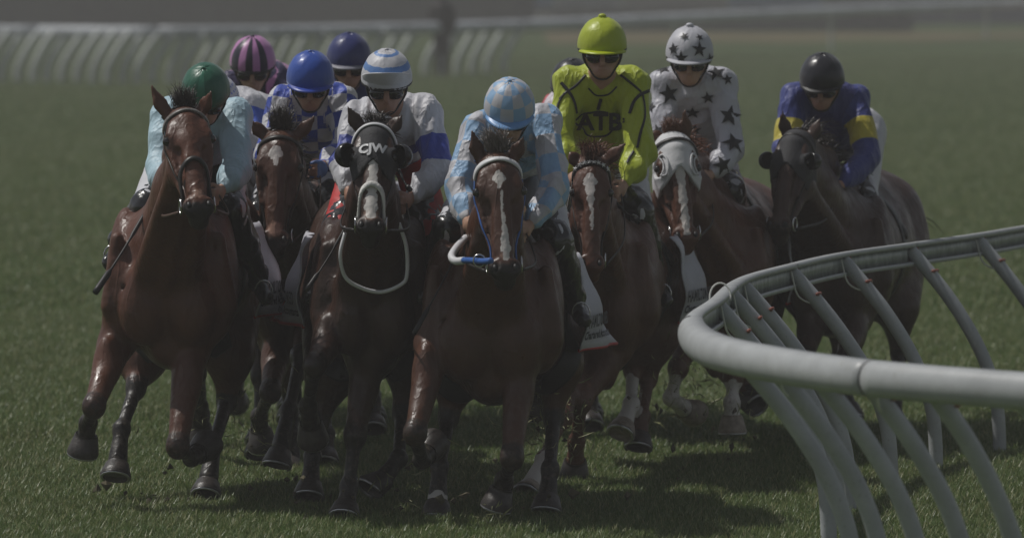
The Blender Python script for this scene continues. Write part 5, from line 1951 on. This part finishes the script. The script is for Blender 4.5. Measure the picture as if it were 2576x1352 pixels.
def pixline(name, R_, pts, w, m=M_BLACK, which='jbv', parent=None, fb=None, off=0.004):
    bv = R_[which]
    P_ = []
    for (x, y) in pts:
        p, n = surf_at(bv, x, y)
        if p is None:
            if P_:
                p = W(x, y, P_[-1][1])
            else:
                p = W(x, y, fb or 31.3)
            hq = bv.find_nearest(Vector(p))
            p = np.array(hq[0])
        P_.append(p)
    return strap(name, bv, P_, w, m, parent or R_['jacket'], off, 0.002, snap=0.4)


p, n = surf_at(Rf['jbv'], 1508, 308, 31.3)
decal('chest_lettering', Rf['jbv'], text2d('ATB', 0.115, 0.004), p, (0, -1, 0), M_BLACK, Rf['jacket'], 1.0)
pixline('piping', Rf, [(1447, 302), (1475, 284), (1520, 281), (1560, 292), (1572, 300)], 0.011)
pixline('piping', Rf, [(1447, 310), (1472, 332), (1500, 342), (1535, 335), (1572, 305)], 0.011)
pixline('piping', Rf, [(1512, 248), (1508, 262), (1504, 276)], 0.016)
pixline('piping', Rf, [(1408, 250), (1425, 232), (1450, 215), (1474, 190)], 0.012)
pixline('piping', Rf, [(1412, 208), (1430, 230), (1444, 256), (1450, 286)], 0.016)
pixline('piping', Rf, [(1405, 310), (1402, 270), (1420, 235)], 0.012)
pixline('piping', Rf, [(1562, 190), (1590, 212), (1612, 232)], 0.012)
pixline('piping', Rf, [(1632, 228), (1608, 240), (1592, 262), (1584, 286)], 0.016)
pixline('piping', Rf, [(1616, 238), (1622, 280), (1612, 330), (1604, 372)], 0.013)
pixline('piping', Rf, [(1595, 380), (1585, 395), (1578, 410)], 0.013)
pixline('piping', Rf, [(1480, 222), (1500, 240), (1530, 238), (1552, 218)], 0.008)
pixline('cap_stripe', Rf, [(1526, 136), (1545, 146), (1568, 147)], 0.016, which='cbv', parent=Rf['cap'], off=0.012)

Rg = RIDERS['G']
stars = [(1682, 236, 34, .2), (1742, 282, 27, 0), (1836, 291, 36, -.15), (1845, 360, 40, .1), (1818, 415, 34, .3), (1802, 184, 32, .3), (1780, 245, 22, .2), (1638, 270, 22, 0), (1748, 326, 22, .1), (1858, 212, 28, .4), (1668, 175, 26, .5), (1700, 330, 24, .2), (1655, 330, 26, .4), (1830, 200, 20, .1)]
for (x, y, r, ro) in stars:
    p, n = surf_at(Rg['jbv'], x, y)
    if p is None:
        continue
    decal('star', Rg['jbv'], star2d(r * 0.8 / S(33), 0.40), p, norm(n + np.array([0, -0.4, 0])), M_BLACK, Rg['jacket'], 1.0, roll=ro)
for (x, y, r, ro) in [(1697, 124, 19, .2), (1757, 125, 22, -.1), (1715, 145, 20, 0), (1780, 150, 20, .3), (1722, 94, 13, .4), (1757, 97, 12, .2)]:
    p, n = surf_at(Rg['cbv'], x, y)
    if p is None:
        continue
    decal('star', Rg['cbv'], star2d(r / S(33), 0.38), p, norm(n), M_BLACK, Rg['cap'], 1.0, roll=ro, off=0.013)

# whips in the riders' hands
whip(W(366, 535, 29.55), W(240, 735, 29.2), 'black whip slanting down beside the leftmost horse')
whip(W(868, 575, 29.2), W(772, 728, 29.05), 'thin black whip beside the dark hooded horse', 0.009)
whip(W(1168, 600, 28.75), W(1042, 838, 28.5), 'long black whip hanging beside the leading horse', 0.009)
whip(W(1545, 505, 31.0), W(1606, 556, 30.8), 'short dark whip end under the yellow sleeve', 0.012)
whip(W(1002, 425, 29.3), W(1032, 478, 29.2), 'small whip tip between dark horse and white sleeve', 0.010)

# ------------------------------------------------------------------ turf kicked up by the hooves
r = np.random.default_rng(77)
V, F = [], []
for (cx_, cy_, sp_, D_, n_) in ((1650, 960, 90, 32.3, 60), (1400, 1080, 60, 30.6, 60), (1060, 1180, 90, 29.6, 40), (1340, 1000, 70, 29.8, 50), (2150, 960, 80, 33.0, 20), (600, 1050, 80, 31.0, 40), (1750, 1000, 90, 32.6, 50), (1240, 1290, 30, 29.2, 50)):
    for i in range(int(n_ * 1.8)):
        p = W(cx_ + r.normal() * sp_, cy_ + r.normal() * sp_ * 0.7, D_ + r.normal() * 0.3)
        if p[2] < 0.02:
            p[2] = 0.03
        a = norm(r.normal(size=3))
        b_ = norm(np.cross(a, r.normal(size=3)))
        L_, w_ = r.uniform(0.012, 0.055), r.uniform(0.002, 0.0055)
        c2 = np.cross(a, b_)
        q = len(V)
        bend = b_ * L_ * 0.4
        V += [tuple(p - a * L_ + bend), tuple(p + c2 * w_), tuple(p + a * L_ + bend), tuple(p - c2 * w_), tuple(p + b_ * w_)]
        F += [(q, q + 1, q + 4), (q + 1, q + 2, q + 4), (q + 2, q + 3, q + 4), (q + 3, q, q + 4)]
cl = mesh_obj('flying_grass', V, F, mat('torn_grass', (0.30, 0.31, 0.15), 0.6, var=0.5, scale=9), None, smooth=False, origin=(0, 31, 0))
props(cl, 'torn grass blades flying up around the hooves', 'grass', kind='stuff')

# clods of turf and soil thrown up, and scuffed soil where the hooves have cut in
V, F = [], []
for (cx_, D_, n_, hi_) in ((300, 29.9, 16, .12), (520, 30.0, 16, .18), (780, 29.8, 14, .15), (870, 29.2, 14, .15), (1095, 29.3, 18, .25), (1370, 29.4, 18, .3), (1330, 30.2, 14, .5), (1600, 31.6, 18, .5), (1840, 32.3, 16, .45), (700, 31.0, 14, .4), (1900, 33.2, 12, .4), (1240, 28.95, 14, .12)):
    for i in range(n_):
        X0 = (cx_ - 1288) / S(D_) + r.normal() * 0.16
        p = np.array([X0, D_ + r.normal() * 0.25, abs(r.normal()) * hi_ if i % 2 else r.uniform(0.01, 0.03)])
        sz = r.uniform(0.007, 0.024)
        q = len(V)
        o6 = [(1, 0, 0), (-1, 0, 0), (0, 1, 0), (0, -1, 0), (0, 0, 1), (0, 0, -1)]
        for d6 in o6:
            V.append(tuple(p + np.array(d6) * sz * r.uniform(0.5, 1.3) + r.normal(size=3) * sz * 0.25))
        for t3 in ((0, 2, 4), (2, 1, 4), (1, 3, 4), (3, 0, 4), (2, 0, 5), (1, 2, 5), (3, 1, 5), (0, 3, 5)):
            F.append(tuple(q + k for k in t3))
cl = mesh_obj('turf_clods', V, F, mat('torn_soil', (0.10, 0.085, 0.05), 0.9, var=0.7, scale=5), None, smooth=False, origin=(0, 30, 0))
props(cl, 'small clods of soil and turf cut up and thrown by the hooves', 'turf clods', kind='stuff')

# ------------------------------------------------------------------ thin scattering volume added over the course to lift the blacks
ADDED_HAZE = 0.0020
if ADDED_HAZE:
    m = bpy.data.materials.new('added_haze')
    m.use_nodes = True
    nt = m.node_tree
    nt.nodes.clear()
    out = nt.nodes.new('ShaderNodeOutputMaterial')
    pv_ = nt.nodes.new('ShaderNodeVolumePrincipled')
    pv_.inputs['Density'].default_value = ADDED_HAZE
    pv_.inputs['Color'].default_value = (0.82, 0.80, 0.78, 1)
    nt.links.new(pv_.outputs[0], out.inputs['Volume'])
    V = [(x, y, z) for z in (-1.0, 3.3) for y in (-70, 850) for x in (-460, 460)]
    F = [(0, 2, 3, 1), (4, 5, 7, 6), (0, 1, 5, 4), (2, 6, 7, 3), (0, 4, 6, 2), (1, 3, 7, 5)]
    hz = mesh_obj('added_haze', V, F, m, None, smooth=False)
    props(hz, 'added thin even veil lifting the blacks over the whole course', 'added_haze', kind='stuff')

for o in bpy.data.objects:
    if '_o' in o:
        del o['_o']
print('script', round(time.time() - T0, 1))
